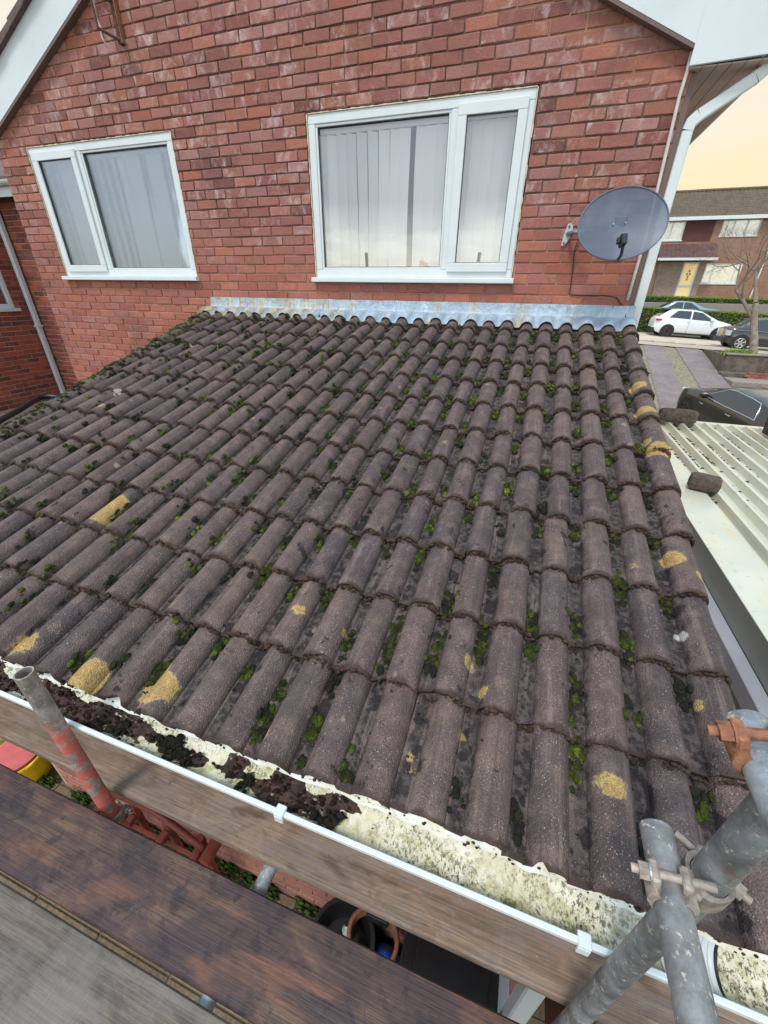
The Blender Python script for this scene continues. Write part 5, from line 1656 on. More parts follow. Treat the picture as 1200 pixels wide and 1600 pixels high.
# eave of the link
mb = MB(); mb.box(NX - .3, HX0 - .31, NY - .28, NY - .255, 1.22, 1.40); mb.build('eave_fascia', MAT['fascia'], nb)
mb = MB(); mb.box(NX - .3, HX0 - .31, NY - .254, NY, 1.26, 1.275); mb.build('eave_soffit', MAT['trim_brown'], nb)
mb = MB(); mb.grid(lambda u, v: (NX - .3 + (HX0 - .01 - NX) * v, NY - .285 - .055 * (1 - math.cos(u * PI)), 1.39 - .055 * math.sin(u * PI)), 8, 1); mb.build('eave_gutter', MAT['upvc'], nb, smooth=True, fix=False)
mb = MB(); mb.prism([(NY - .3, 1.40), (NY + 3.5, 3.0), (NY + 3.5, 3.05), (NY - .3, 1.45)], NX - 4, HX0 - .31, 'x'); mb.build('roof_slope', MAT['roofdark'], nb)
mb = MB(); mb.box(NX - 4.0, NX - .101, 0.03, 5.0, -3.8, 1.29); mb.build('wing_body', MAT['brick_dark'], nb)
# low mossy flat roof with a black edge between the houses
fr = empty('flat_roof', (-6.8, -0.8, -1.36), 'low mossy felt roof strip beyond the left verge with a black rolled edge', 'roof')
mb = MB(); mb.box(-7.25, -4.1, -2.6, -.02, -1.52, -1.42); mb.build('roof_sheet', MAT['stone'], fr)
mb = MB(); mb.tube([(-6.2, -1.4, -1.345), (-6.52, -1.0, -1.32), (-6.75, -.64, -1.31), (-7.0, -.30, -1.30), (-7.16, -.10, -1.30), (-7.12, .02, -1.30), (-6.95, .05, -1.31), (-6.8, .05, -1.33)], .035, 8); mb.build('rolled_edge', MAT['black'], fr, smooth=True)
lv = Lumps()
for i in range(260):
    x = rg.uniform(-7.1, -4.3); y = rg.uniform(-2.3, -.1); R = rg.uniform(.015, .05)
    lv.add(LUMP1, (x, y, -1.415), R, R * .6, R * .3, normal=ID, rnd=rg)
tag(lv.build('leaf_litter', MAT['leaf'], fr), kind='stuff')

# ------------------------------------------------------------------ carport on the right
cp = empty('carport', (1.7, -1.0, -3.0), 'low carport roof of pale ribbed metal sheets beside the tiled verge', 'carport')
def m_sheet():
    m, N, b, o = newmat('pale_green_sheet')
    pos = geom(N).outputs['Position']
    col = N.ramp(N.noise(pos, 3.0, 5.0, 0.6), [(0.3, S(200, 202, 186)), (0.7, S(216, 216, 200))])
    col = N.mix(N.math('MULTIPLY', N.step(N.noise(N.scalevec(pos, (3, .6, 1)), 4.0, 5.0, .6), 0.52, 0.7), .5), col, S(222, 204, 164))
    col = N.mix(N.math('MULTIPLY', N.step(N.noise(pos, 26.0, 5.0, .7), 0.60, 0.7), .45), col, S(120, 110, 90))
    N.set(b.inputs['Base Color'], col)
    b.inputs['Metallic'].default_value = 0.2; b.inputs['Roughness'].default_value = 0.35
    return m
MAT['sheet'] = m_sheet()
ZR = -1.2
mb = MB()
pitch = 0.13; prf = [(0, .0), (.030, .0), (.042, .028), (.062, .028), (.074, 0), (.104, 0)]
px = []
x = 0.745
while x < 3.9:
    px += [(x, 0), (x + .052, 0), (x + .066, .052), (x + .092, .052), (x + .106, 0)]
    x += pitch
def sheet_fn(u, v):
    i = min(len(px) - 1, int(round(u * (len(px) - 1))))
    return (px[i][0], -3.2 + (1.42 + 3.2) * v, ZR - .03 + px[i][1])
mb.grid(sheet_fn, len(px) - 1, 6)
mb.build('ribbed_sheet', MAT['sheet'], cp, fix=False)
MAT['trimgrey'] = simple('grey_green_trim', S(138, 142, 136), 0.5, 0.2, var=0.12, scale=3)
mb = MB(); mb.box(0.512, 0.755, -3.2, .02, ZR - .004, ZR, .0); mb.build('edge_trim', MAT['sheet'], cp)
mb = MB(); mb.box(0.530, 0.755, .021, 1.42, ZR - .010, ZR - .006, .0); mb.build('edge_trim', MAT['sheet'], cp)
mb = MB(); mb.box(0.508, 0.5118, -3.2, 1.42, ZR - .15, ZR + .001); mb.build('side_flashing', MAT['trimgrey'], cp)
MAT['greywhite'] = simple('grey_white_board', S(150, 152, 162), 0.6, var=0.1, scale=3)
mb = MB(); mb.box(0.44, 0.507, -3.2, 1.40, ZR - .245, ZR - .150, .004); mb.build('gutter_board', MAT['greywhite'], cp)
mb = MB(); mb.box(0.50, 3.9, -3.1, 1.3, ZR - .30, ZR - .25); mb.build('ceiling_board', MAT['fence_wood'], cp)
mb = MB(); mb.box(0.9, 3.9, 1.425, 1.50, ZR - .10, ZR + .012, .004); mb.build('end_flashing', MAT['sheet'], cp)
for (x, y) in ((.56, -2.9), (.56, 1.2), (3.8, -2.9), (3.8, 1.2)):
    mb = MB(); mb.box(x - .045, x + .045, y - .045, y + .045, ground_z(x, y) - .02, ZR - .3005, .006); mb.build('post', MAT['fence_wood'], cp)
mb = MB(); mb.box(0.10, 0.16, -3.2, 0.0, -3.8, -1.75); 
tag(mb.build('boundary_fence', MAT['rust_dark']), 'dark brown board fence standing in the gap below the verge', 'fence')
def rock(name, c, sx, sy, sz, label, rz=0.0):
    v, f = ico(3)
    mb = MB()
    out = []
    for p in v:
        q = [math.copysign(abs(t) ** .45, t) for t in p]
        k = 1 + .10 * mnoise.noise(Vector(p) * 2.3 + Vector(c))
        out.append((c[0] + (q[0] * math.cos(rz) * sx - q[1] * math.sin(rz) * sy) * k * .8, c[1] + (q[0] * math.sin(rz) * sx + q[1] * math.cos(rz) * sy) * k * .8, c[2] + q[2] * sz * k * .8))
    mb.add(out, [tuple(t) for t in f])
    tag(mb.build(name, MAT['stone'], smooth=40), label, 'stone', 'stones weighing down the carport roof')
rock('stone_block', (1.03, 1.34, -1.105), .24, .09, .085, 'long mossy stone at the far end of the carport roof')
rock('stone_block', (0.735, -.60, -1.135), .125, .085, .07, 'squat dark stone lying on the pale edge trim of the carport', rz=-.35)
rock('stone_block', (1.83, 1.05, -1.06), .12, .12, .13, 'dark stone at the right edge of the picture on the carport roof')
lv = Lumps()
for i in range(1500):
    k = rg.randrange(0, 10); x = 0.745 + k * pitch + rg.choice((.115, .02, .03)) + rg.gauss(0, .012)
    y = 1.4 - abs(rg.gauss(0, .9)); R = rg.uniform(.004, .014)
    if mnoise.noise(Vector((x * 3, y * 2.2, 8))) < -.1: continue
    lv.add(LUMP1, (x, y, ZR - .026), R * 1.5, R * 1.1, R * .5, normal=ID, rnd=rg)
for i in range(50):
    lv.add(LUMP1, (rg.uniform(.74, .82), -.62 + rg.gauss(0, .2), ZR - .02), .012, .01, .006, normal=ID, rnd=rg)
tag(lv.build('leaf_debris', MAT['leaf'], cp), kind='stuff')

# ------------------------------------------------------------------ cars
def car(name, loc, rz, label, paint, P, pitch_=0.0, plate=None):
    e = empty(name, loc, label, 'car')
    e.rotation_euler = (0, pitch_, rz)
    top, belt, hw = P['top'], P['belt'], P['w'] / 2
    def lerp(pl_, x):
        if x <= pl_[0][0]: return pl_[0][1]
        for (xa, za), (xb, zb) in zip(pl_, pl_[1:]):
            if x <= xb:
                t = (x - xa) / (xb - xa); return za + (zb - za) * t
        return pl_[-1][1]
    x0, x1 = top[0][0], top[-1][0]
    xs = sorted(set([p[0] for p in top] + [x0 + (x1 - x0) * i / 44 for i in range(45)]))
    def width(x):
        t = (x - x0) / (x1 - x0)
        e_ = min(t, 1 - t)
        return hw * (1 - 0.22 * max(0, 1 - e_ / 0.09) ** 2)
    zb0 = P.get('clear', .22)
    def bottom(x):
        return zb0 + .12 * max(0, 1 - (x - x0) / .35) + .10 * max(0, 1 - (x1 - x) / .35)
    def section(x):
        zt = lerp(top, x); zb = bottom(x); zl_ = min(lerp(belt, x), zt - .015); w = width(x)
        cab = max(0.0, min(1.0, (zt - zl_) / .40))
        wr = w * (0.93 - .20 * cab)
        pts = [(w * .90, zb), (w * .985, zb + .10), (w, zb + (zl_ - zb) * .45), (w * .985, zb + (zl_ - zb) * .78), (w * .955, zl_)]
        pts += [(w * .945 + (wr - w * .945) * .5, zl_ + (zt - zl_) * .5 * (1 if cab > .2 else .8)), (wr, zl_ + (zt - zl_) * (.90 if cab > .2 else .86)), (wr * .86, zl_ + (zt - zl_) * .98), (wr * .5, zt), (0, zt + .006)]
        return pts
    secs = [section(x) for x in xs]
    n = len(secs[0])
    vs = []
    for x, s in zip(xs, secs):
        vs += [(x, -y, z) for y, z in s] + [(x, y, z) for y, z in s[-2::-1]]
    m = 2 * n - 1
    fs = []
    for i in range(len(xs) - 1):
        for k in range(m - 1):
            fs.append((i*m+k, i*m+k+1, (i+1)*m+k+1, (i+1)*m+k))
        fs.append((i*m+m-1, i*m, (i+1)*m, (i+1)*m+m-1))
    fs.append(tuple(range(m))[::-1]); fs.append(tuple((len(xs)-1)*m + k for k in range(m)))
    mb = MB(); mb.add(vs, fs); mb.build('body', paint, e, smooth=38, local=True)
    def side_y(x, z):
        s = section(x)
        for (ya, za), (yb, zb) in zip(s[4:7], s[5:8]):
            if za <= z <= zb: return ya + (yb - ya) * (z - za) / max(1e-6, zb - za)
        return s[4][0] if z < s[4][1] else s[7][0]
    # side glass
    for (a, b_, ins_a, ins_b) in P['sideglass']:
        for sg in (-1, 1):
            mb = MB()
            def fn(u, v, sg=sg):
                x = a + (b_ - a) * u
                zl_, zt = lerp(belt, x), lerp(top, x)
                lo = zl_ + .025; hi = zl_ + (zt - zl_) * .86
                if ins_a: hi = min(hi, lo + max(.01, (x - a) * ins_a))
                if ins_b: hi = min(hi, lo + max(.01, (b_ - x) * ins_b))
                z = lo + (hi - lo) * v
                return (x, sg * (side_y(x, z) + .006), z)
            mb.grid(fn, 12, 3); mb.build('side_window', MAT['carglass'], e, smooth=True, local=True, fix=False)
        if P.get('trim'):
            for sg in (-1, 1):
                lo_, hi_ = [], []
                for i in range(25):
                    x = a + (b_ - a) * i / 24
                    zl_, zt = lerp(belt, x), lerp(top, x)
                    l = zl_ + .02; h = zl_ + (zt - zl_) * .88
                    if ins_a: h = min(h, l + max(.01, (x - a) * ins_a))
                    if ins_b: h = min(h, l + max(.01, (b_ - x) * ins_b))
                    lo_.append((x, sg * (side_y(x, l) + .008), l)); hi_.append((x, sg * (side_y(x, h) + .008), h))
                mb = MB(); mb.tube(lo_ + hi_[::-1] + [lo_[0]], .013, 6, cap=False); mb.build('window_trim', MAT['chrome'], e, smooth=True, local=True)
    for (a, b_, nm) in P['screens']:
        mb = MB()
        def fn2(u, v):
            x = a + (b_ - a) * v
            s = section(x); w = s[7][0] * .97
            t = abs(2 * u - 1)
            zz = s[9][1] + (s[7][1] - s[9][1]) * max(0, (t - .45) / .55) ** 1.2
            return (x, w * (2 * u - 1), zz + .008)
        mb.grid(fn2, 10, 6); mb.build(nm, MAT['carglass'], e, smooth=True, local=True, fix=False)
    R = P.get('R', .315)
    for wx in P['axles']:
        for sg in (-1, 1):
            yy = sg * (hw - .105)
            mb = MB(); mb.tube([(wx, sg * (hw * .5), R + .01), (wx, sg * (hw + .004), R + .01)], R + .055, 28); mb.build('wheel_arch', MAT['black'], e, local=True, smooth=40)
            mb = MB(); mb.tube([(wx, yy - sg * .085, R), (wx, yy + sg * .09, R), (wx, yy + sg * .112, R)], [R, R, R * .93], 28); wh = mb.build('wheel', MAT['rubber'], e, local=True, smooth=40)
            mb = MB(); mb.tube([(wx, yy + sg * .1125, R), (wx, yy + sg * .118, R)], R * .68, 24); mb.build('rim_disc', MAT['black'], wh, local=True)
            mb = MB()
            for k in range(P.get('spokes', 5)):
                a = 2*PI*k/P.get('spokes', 5) + .3
                d = Vector((math.cos(a), 0, math.sin(a))); t = Vector((-math.sin(a), 0, math.cos(a)))
                c = Vector((wx, yy + sg * .1215, R))
                q = [c + t*.035, c - t*.035, c + d*R*.66 - t*.028, c + d*R*.66 + t*.028]
                mb.add([p for p in q] + [p + Vector((0, sg*.006, 0)) for p in q], [(0,1,2,3),(4,5,6,7),(0,1,5,4),(1,2,6,5),(2,3,7,6),(3,0,4,7)])
            mb.tube([(wx + R*.66*math.cos(2*PI*k/24), yy + sg*.122, R + R*.66*math.sin(2*PI*k/24)) for k in range(25)], .012, 6, cap=False)
            mb.build('rim', P['rim'], wh, local=True)
    for (nm, mat, bx) in P['bits']:
        mb = MB(); mb.box(*bx, .006); mb.build(nm, mat, e, local=True)
    return e
PW = m_paint('white_car_paint', (0.72, 0.76, 0.78, 1))
PB = m_paint('black_car_paint', (0.022, 0.022, 0.026, 1), rough=.3)
PB2 = m_paint('near_black_car_paint', (0.014, 0.013, 0.014, 1), rough=.3)
PD = m_paint('steel_blue_car_paint', (0.22, 0.33, 0.42, 1), rough=.3, metal=.2)
MAT['rim_dark'] = simple('dark_alloy', S(70, 66, 70), .4, .6); MAT['rim_silver'] = simple('silver_alloy', S(190, 190, 192), .3, .7)
MAT['chrome'] = simple('chrome', S(200, 200, 205), .15, .9); MAT['lamp_red'] = simple('red_lamp', S(190, 30, 60), .2, var=.2)
MAT['lamp_clear'] = simple('clear_lamp', S(200, 205, 210), .15, .3); MAT['plate'] = simple('yellow_plate', S(206, 166, 70), .5)
hatch = dict(w=1.76, clear=.20,
    top=[(-2.02, .62), (-2.0, .86), (-1.90, 1.0), (-1.70, 1.20), (-1.42, 1.42), (-.9, 1.485), (-.2, 1.485), (.25, 1.43), (1.12, 1.02), (1.45, .955), (1.80, .86), (1.96, .72), (2.02, .50)],
    belt=[(-2.02, .90), (-1.5, 1.02), (0, .965), (1.05, .93), (2.02, .80)],
    sideglass=[(-1.38, -.30, 1.0, 0), (-.22, .95, 0, .55)], screens=[(-1.86, -1.46, 'rear_window'), (.32, 1.06, 'windscreen')],
    axles=(-1.28, 1.30), R=.315, rim=MAT['rim_dark'], spokes=5,
    bits=[('tail_light', MAT['lamp_red'], (-2.0, -1.72, -.86, -.70, .84, .95)), ('tail_light', MAT['lamp_red'], (-2.0, -1.72, .70, .86, .84, .95)),
          ('headlight', MAT['lamp_clear'], (1.68, 1.95, -.80, -.60, .68, .80)), ('headlight', MAT['lamp_clear'], (1.68, 1.95, .60, .80, .68, .80)),
          ('mirror', PW, (.70, .84, -1.02, -.86, .98, 1.09)), ('mirror', PW, (.70, .84, .86, 1.02, .98, 1.09)),
          ('rear_bumper', MAT['black'], (-2.06, -1.80, -.74, .74, .26, .46)), ('sill', MAT['black'], (-.9, .9, -.885, -.86, .20, .27)),
          ('spoiler', MAT['black'], (-1.62, -1.36, -.56, .56, 1.43, 1.47)),
          ('door_handle', PW, (-.42, -.26, -.895, -.875, .86, .885)), ('door_handle', PW, (.50, .66, -.895, -.875, .84, .865)),
          ('door_seam', MAT['black'], (-.300, -.294, -.884, -.868, .30, .95))])
car('parked_car', (8.05, 25.95 + .88, road_z(8.05)), math.radians(0), 'white hatchback parked across the road in front of the hedge', PW, hatch, pitch_=0.036)
mini = dict(w=1.70, clear=.20,
    top=[(-1.85, .60), (-1.83, .84), (-1.62, .92), (-1.30, 1.00), (-1.0, 1.33), (-.5, 1.41), (0.05, 1.40), (.35, 1.33), (.80, .97), (1.35, .90), (1.72, .78), (1.85, .52)],
    belt=[(-1.85, .84), (0, .88), (1.85, .76)],
    sideglass=[(-.95, .0, 1.4, 0), (.06, .70, 0, 1.0)], screens=[(-1.27, -1.04, 'rear_window'), (.40, .77, 'windscreen')],
    axles=(-1.17, 1.26), R=.31, rim=MAT['rim_silver'], spokes=6,
    bits=[('tail_light', MAT['lamp_clear'], (-1.84, -1.66, -.82, -.62, .60, .82)), ('tail_light', MAT['lamp_clear'], (-1.84, -1.66, .62, .82, .60, .82)),
          ('number_plate', MAT['plate'], (-1.875, -1.852, -.30, .30, .62, .76)), ('rear_bumper', MAT['black'], (-1.92, -1.70, -.74, .74, .28, .46)),
          ('chrome_strip', MAT['chrome'], (-1.5, 1.2, -.862, -.835, .845, .862)), ('mirror', PB, (.45, .58, -1.0, -.84, .92, 1.02)),
          ('boot_handle', MAT['chrome'], (-1.87, -1.85, -.2, .2, .80, .83))])
mini_e = car('parked_car', (10.05, 22.05, road_z(10.05)), math.radians(-4), 'black compact soft top car seen from behind near the bare tree', PB, mini, pitch_=0.036)
sedan = dict(w=1.80, clear=.2,
    top=[(-2.3, .62), (-2.25, .96), (-1.7, 1.02), (-1.35, 1.06), (-.75, 1.38), (-.2, 1.44), (.4, 1.42), (1.15, 1.02), (1.9, .92), (2.2, .76), (2.28, .5)],
    belt=[(-2.3, .92), (0, .93), (2.28, .84)],
    sideglass=[(-1.15, -.15, .62, 0), (-.08, .98, 0, .6)], screens=[(-1.32, -.80, 'rear_window'), (.46, 1.10, 'windscreen')],
    axles=(-1.4, 1.4), R=.32, rim=MAT['rim_silver'], spokes=7,
    bits=[('tail_light', MAT['lamp_red'], (-2.26, -2.0, -.84, -.6, .72, .86)), ('headlight', MAT['lamp_clear'], (1.95, 2.2, -.82, -.6, .66, .78)),
          ('mirror', PD, (.75, .88, -1.02, -.87, .96, 1.06)), ('window_trim', MAT['chrome'], (-1.1, .9, -.885, -.868, .925, .94))])
SDX, SDY = 8.6, 32.3
car('parked_car', (SDX, SDY, ground_z(SDX, SDY) + .10), math.radians(178), 'pale blue saloon car whose roof shows above the near hedge', PD, sedan)
compact = dict(w=1.70, clear=.19,
    top=[(-1.95, .60), (-1.93, .88), (-1.82, 1.02), (-1.55, 1.22), (-1.2, 1.36), (-.6, 1.415), (-.05, 1.405), (.25, 1.36), (.98, 1.0), (1.30, .95), (1.70, .84), (1.90, .70), (1.95, .5)],
    belt=[(-1.95, .98), (-1.0, .99), (0, .93), (1.0, .90), (1.95, .80)],
    sideglass=[(-1.12, .82, 1.6, .62)], screens=[(-1.78, -1.24, 'rear_window'), (.30, .93, 'windscreen')],
    axles=(-1.22, 1.25), R=.31, rim=MAT['rim_dark'], spokes=7, trim=True,
    bits=[('mirror', PB2, (.60, .74, -1.0, -.83, .92, 1.03)), ('mirror', PB2, (.60, .74, .83, 1.0, .92, 1.03)),
          ('wing_badge', MAT['chrome'], (.66, .82, .838, .856, .70, .735)), ('door_handle', MAT['chrome'], (-.42, -.26, .838, .862, .80, .825)),
          ('mirror_cap', MAT['chrome'], (.63, .71, .86, .96, 1.031, 1.045)),
          ('headlight', MAT['lamp_clear'], (1.62, 1.86, .58, .80, .66, .80)), ('tail_light', MAT['lamp_red'], (-1.94, -1.75, .60, .80, .72, .90))])
car('parked_car', (5.3, 9.8, ground_z(5.3, 9.8) + .02), math.radians(108), 'black compact car parked on the drive just beyond the carport roof', PB2, compact, pitch_=-0.134)

# ------------------------------------------------------------------ hedges, planter, trees
def hedge(x0, x1, y0, y1, h, label, seed, zoff=0.0):
    r = random.Random(seed)
    e = empty('hedge', ((x0 + x1) / 2, (y0 + y1) / 2, ground_z((x0 + x1) / 2, y0)), label, 'hedge')
    mb = MB(); nn = int((x1 - x0) / .5)
    def top(x): return ground_z(x, y0) + h + zoff
    for side, y in ((0, y0 + .06), (1, y1 - .06)):
        mb.grid(lambda u, v, y=y: (x0 + (x1 - x0) * u, y, ground_z(x0 + (x1 - x0) * u, y0) + (h + zoff - .05) * v), nn, 2)
    mb.grid(lambda u, v: (x0 + (x1 - x0) * u, y0 + .06 + (y1 - y0 - .12) * v, top(x0 + (x1 - x0) * u) - .05), nn, 1)
    mb.build('hedge_core', MAT['leafcore'], e, fix=False)
    lf = MB()
    N_ = int((x1 - x0) * 900)
    for i in range(N_):
        x = r.uniform(x0, x1); face = r.random()
        if face < .5: p = Vector((x, y0 + r.gauss(0, .03), ground_z(x, y0) + r.uniform(0.02, h + zoff)))
        elif face < .9: p = Vector((x, r.uniform(y0, y1), top(x) + r.gauss(-.01, .03)))
        else: p = Vector((x, y1 + r.gauss(0, .03), ground_z(x, y0) + r.uniform(.1, h + zoff)))
        d = Vector((r.gauss(0, 1), r.gauss(0, 1), r.gauss(0, 1) + .5)).normalized()
        t = d.cross(Vector((r.gauss(0, 1), r.gauss(0, 1), r.gauss(0, 1)))).normalized()
        s_ = r.uniform(.025, .05)
        b_ = d.cross(t)
        lf.add([p - t * s_, p + b_ * s_ * .5, p + t * s_, p - b_ * s_ * .5], [(0, 1, 2, 3)])
    tag(lf.build('foliage', MAT['hedge'], e, fix=False), kind='stuff')
MAT['leafcore'] = simple('hedge_inside', S(38, 44, 24), .9, var=.3)
hedge(4.6, 22, 28.9, 29.9, 1.42, 'clipped green hedge directly behind the white hatchback', 1)
hedge(3.0, 24, 34.6, 35.7, 1.25, 'long clipped hedge in front of the brick houses across the road', 2, zoff=-.03)
mb = MB(); mb.box(3.0, 24, 34.0, 34.3, -1.9, -.62, .02)
tag(mb.build('garden_wall', MAT['kerb']), 'low grey wall at the foot of the far hedge', 'wall')

plz = -2.02
pb = empty('brick_planter', (7.6, 17.0, -2.8), 'raised brick planting bed with the bare tree beside the drive', 'planter')
mb = MB()
mb.box(6.65, 10.5, 16.1, 16.32, -3.0, plz, .01)
P_ = [Vector((6.65, 16.325, 0)), Vector((6.95, 19.7, 0))]
for i in range(10):
    a, b_ = P_[0].lerp(P_[1], i / 10), P_[0].lerp(P_[1], (i + 1) / 10)
    za, zb = plz - .20 * (i / 10), plz - .20 * ((i + 1) / 10)
    d = .22
    mb.add([(a.x, a.y, -3.0), (a.x + d, a.y, -3.0), (b_.x + d, b_.y, -3.0), (b_.x, b_.y, -3.0), (a.x, a.y, za), (a.x + d, a.y, za), (b_.x + d, b_.y, zb), (b_.x, b_.y, zb)], [(0,3,2,1),(4,5,6,7),(0,1,5,4),(1,2,6,5),(2,3,7,6),(3,0,4,7)])
mb.build('planter_wall', MAT['fence_wood'], pb)
mb = MB(); mb.box(6.62, 10.52, 16.06, 16.36, plz + .0005, plz + .05, .008); mb.build('coping', MAT['kerb'], pb)
mb = MB(); mb.grid(lambda u, v: (6.88 + .30 * v + 3.5 * u, 16.33 + 3.3 * v, plz - .06 - .20 * v), 4, 6); mb.build('soil', MAT['ground'], pb, fix=False)
mb = MB(); mb.box(6.55, 9.0, 15.75, 16.09, -3.1, -2.62, .02); mb.build('lower_step', MAT['fence_wood'], pb)
for i in range(6):
    for j in range(4):
        mb = MB(); mb.box(7.3 + i * .225 + (.11 if j % 2 else 0), 7.3 + i * .225 + .215 + (.11 if j % 2 else 0), 15.66, 15.745, -2.90 + j * .085, -2.90 + j * .085 + .076, .004); mb.build('brick', MAT['brick'], pb)
mb = MB(); mb.box(6.6, 8.3, 14.6, 15.5, -3.1, ground_z(7.2, 15.0) + .12, .02)
tag(mb.build('stone_slab', MAT['kerb']), 'flat pale slab lying at the foot of the raised bed', 'slab')
gt = MB()
for i in range(500):
    c = Vector((7.15 + rg.gauss(0, .25), 16.6 + rg.gauss(0, .14), plz - .06)); d = Vector((rg.gauss(0, .5), rg.gauss(0, .5), 1)).normalized(); L_ = rg.uniform(.12, .34)
    t = d.cross(Vector((rg.gauss(0, 1), rg.gauss(0, 1), 0.01))).normalized() * .012
    gt.add([c - t, c + t, c + d * L_ * .6 + t * .8, c + d * L_ + Vector((rg.gauss(0, .04), rg.gauss(0, .04), -.02)), c + d * L_ * .6 - t * .8], [(0, 1, 2, 3, 4)])
MAT['grass'] = simple('bright_grass', S(124, 150, 56), .8, var=.3, scale=9)
tag(gt.build('grass_tuft', MAT['grass'], fix=False), 'bright green grass tuft on the corner of the raised bed', 'grass', kind='stuff')

def tree(base, h, r0, seed, label, cat='tree', lean=(0, 0), levels=5, group=None, mats=('bark', 'twig'), fork=.35, spread=.55, nseg=4, kidset=(2, 3, 3), rk=(.55, .75)):
    r = random.Random(seed)
    e = empty('bare_tree', base, label, cat, group)
    tr, bw = MB(), MB()
    def grow(p, d, L, rad, lev):
        pts = [p.copy()]; rs = [rad]
        for i in range(nseg):
            d = (d + Vector((r.gauss(0, .12), r.gauss(0, .12), r.gauss(.03, .08)))).normalized()
            p = p + d * L / nseg; pts.append(p.copy()); rs.append(rad * (1 - .35 * (i + 1) / nseg))
        (tr if lev == 0 else bw).tube(pts, rs, 9 if lev == 0 else 6 if lev < 3 else 4, cap=False)
        if lev >= levels: return
        kids = 2 if lev == 0 else r.choice(kidset)
        for k in range(kids):
            q = Vector((r.gauss(0, 1), r.gauss(0, 1), r.gauss(0.1, .5)))
            nd = (d + q.normalized() * spread * r.uniform(.7, 1.3)).normalized()
            j = len(pts) - 1 if k == 0 else r.randrange(len(pts) // 2, len(pts))
            grow(pts[j], nd, L * r.uniform(.62, .85), rs[j] * r.uniform(*rk), lev + 1)
    grow(Vector(base), Vector((lean[0], lean[1], 1)).normalized(), h * fork, r0, 0)
    tr.build('trunk', MAT[mats[0]], e, smooth=True, fix=False); bw.build('crown', MAT[mats[1]], e, smooth=True, fix=False)
    return e
tree((7.66, 16.55, plz - .08), 5.6, .145, 21, 'bare grey street tree growing from the raised brick bed', lean=(-.36, .0), levels=6, spread=.74, kidset=(3, 3, 4), nseg=3, rk=(.62, .84))

# ------------------------------------------------------------------ houses across the road
OY = 42.0
oh = empty('terraced_house', (14.0, OY + 4, -.9), 'pale brick house across the road with white windows and a tiled porch canopy', 'house')
def m_far_brick(name, c1, c2):
    m, N, b, o = newmat(name)
    pos = geom(N).outputs['Position']
    v = N.add('ShaderNodeSeparateXYZ', Vector=pos)
    p2 = N.add('ShaderNodeCombineXYZ', X=v.outputs[0], Y=v.outputs[2], Z=0.0).outputs[0]
    bt = N.add('ShaderNodeTexBrick', Vector=p2, Scale=1.0, Color1=c1, Color2=c2, Mortar=S(170, 150, 134))
    bt.inputs['Brick Width'].default_value = .225; bt.inputs['Row Height'].default_value = .075; bt.inputs['Mortar Size'].default_value = .006
    col = N.mix(N.math('MULTIPLY', N.step(N.noise(pos, .8, 5.0, .65), .4, .7), .4), bt.outputs[0], c2)
    N.set(b.inputs['Base Color'], col); b.inputs['Roughness'].default_value = .9
    return m
MAT['far_brick'] = m_far_brick('far_buff_brick', S(150, 112, 88), S(128, 90, 72))
MAT['far_brick2'] = m_far_brick('far_grey_brick', S(166, 148, 136), S(140, 120, 110))
MAT['hung_tile'] = simple('hung_brown_tile', S(86, 52, 48), .85, var=.12, scale=3)
FG = -.95
holes = [(12.28, 14.85, 4.05, 5.22), (7.9, 9.7, 3.82, 5.12), (12.1, 14.7, .72, 2.18), (10.46, 11.62, -.9, 2.25)]
mb = MB()
for (a, b_, c, d) in wall_with_holes(6.3, 24.0, FG, 5.3, holes + [(17.4, 19.6, 4.05, 5.22), (17.2, 19.6, .72, 2.18)]):
    mb.box(a, b_, OY, OY + .3, c, d)
ow = mb.build('front_wall', MAT['far_brick'], oh)
mb = MB(); mb.box(9.72, 11.75, OY - .03, OY - .002, 3.72, 5.28)
pass
mb.build('hung_tile_panel', MAT['hung_tile'], oh)
mb = MB()
for (a, b_, c, d) in ((8.55, 10.45, FG, 2.3), (11.63, 12.05, FG, 2.3)):
    mb.box(a, b_, OY - .04, OY - .003, c, d)
mb.build('stone_facing', MAT['far_brick2'], oh)
def far_window(a, b_, c, d, bars, lit=False):
    mb = MB(); t = .09
    mb.box(a, b_, OY + .05, OY + .13, d - t, d); mb.box(a, b_, OY + .05, OY + .13, c, c + t)
    mb.box(a, a + t, OY + .05, OY + .13, c + t, d - t); mb.box(b_ - t, b_, OY + .05, OY + .13, c + t, d - t)
    for x in bars: mb.box(x - .04, x + .04, OY + .052, OY + .13, c + t, d - t)
    f = mb.build('window', MAT['upvc'], oh)
    mb = MB(); mb.box(a + t, b_ - t, OY + .09, OY + .096, c + t, d - t); mb.build('pane', MAT['glass'], f)
    mb = MB(); mb.box(a - .06, b_ + .06, OY - .06, OY + .05, c - .07, c - .005); mb.build('sill', MAT['upvc'], f)
    mb = MB(); mb.grid(lambda u, v: (a + (b_ - a) * u, OY + .16 + .02 * math.sin(u * 60), c + (d - c) * v), 40, 1); mb.build('net_curtain', MAT['net'], f, fix=False)
MAT['net'] = simple('net_curtain', S(236, 224, 198), .9, var=.12, scale=4)  # bright cream tone stands in for sky reflected in the far windows
far_window(*holes[0], (13.1, 14.0)); far_window(*holes[1], (8.8,)); far_window(*holes[2], (12.75, 14.3))
far_window(17.4, 19.6, 4.05, 5.22, (18.3,)); far_window(17.2, 19.6, .72, 2.18, (18.0,))
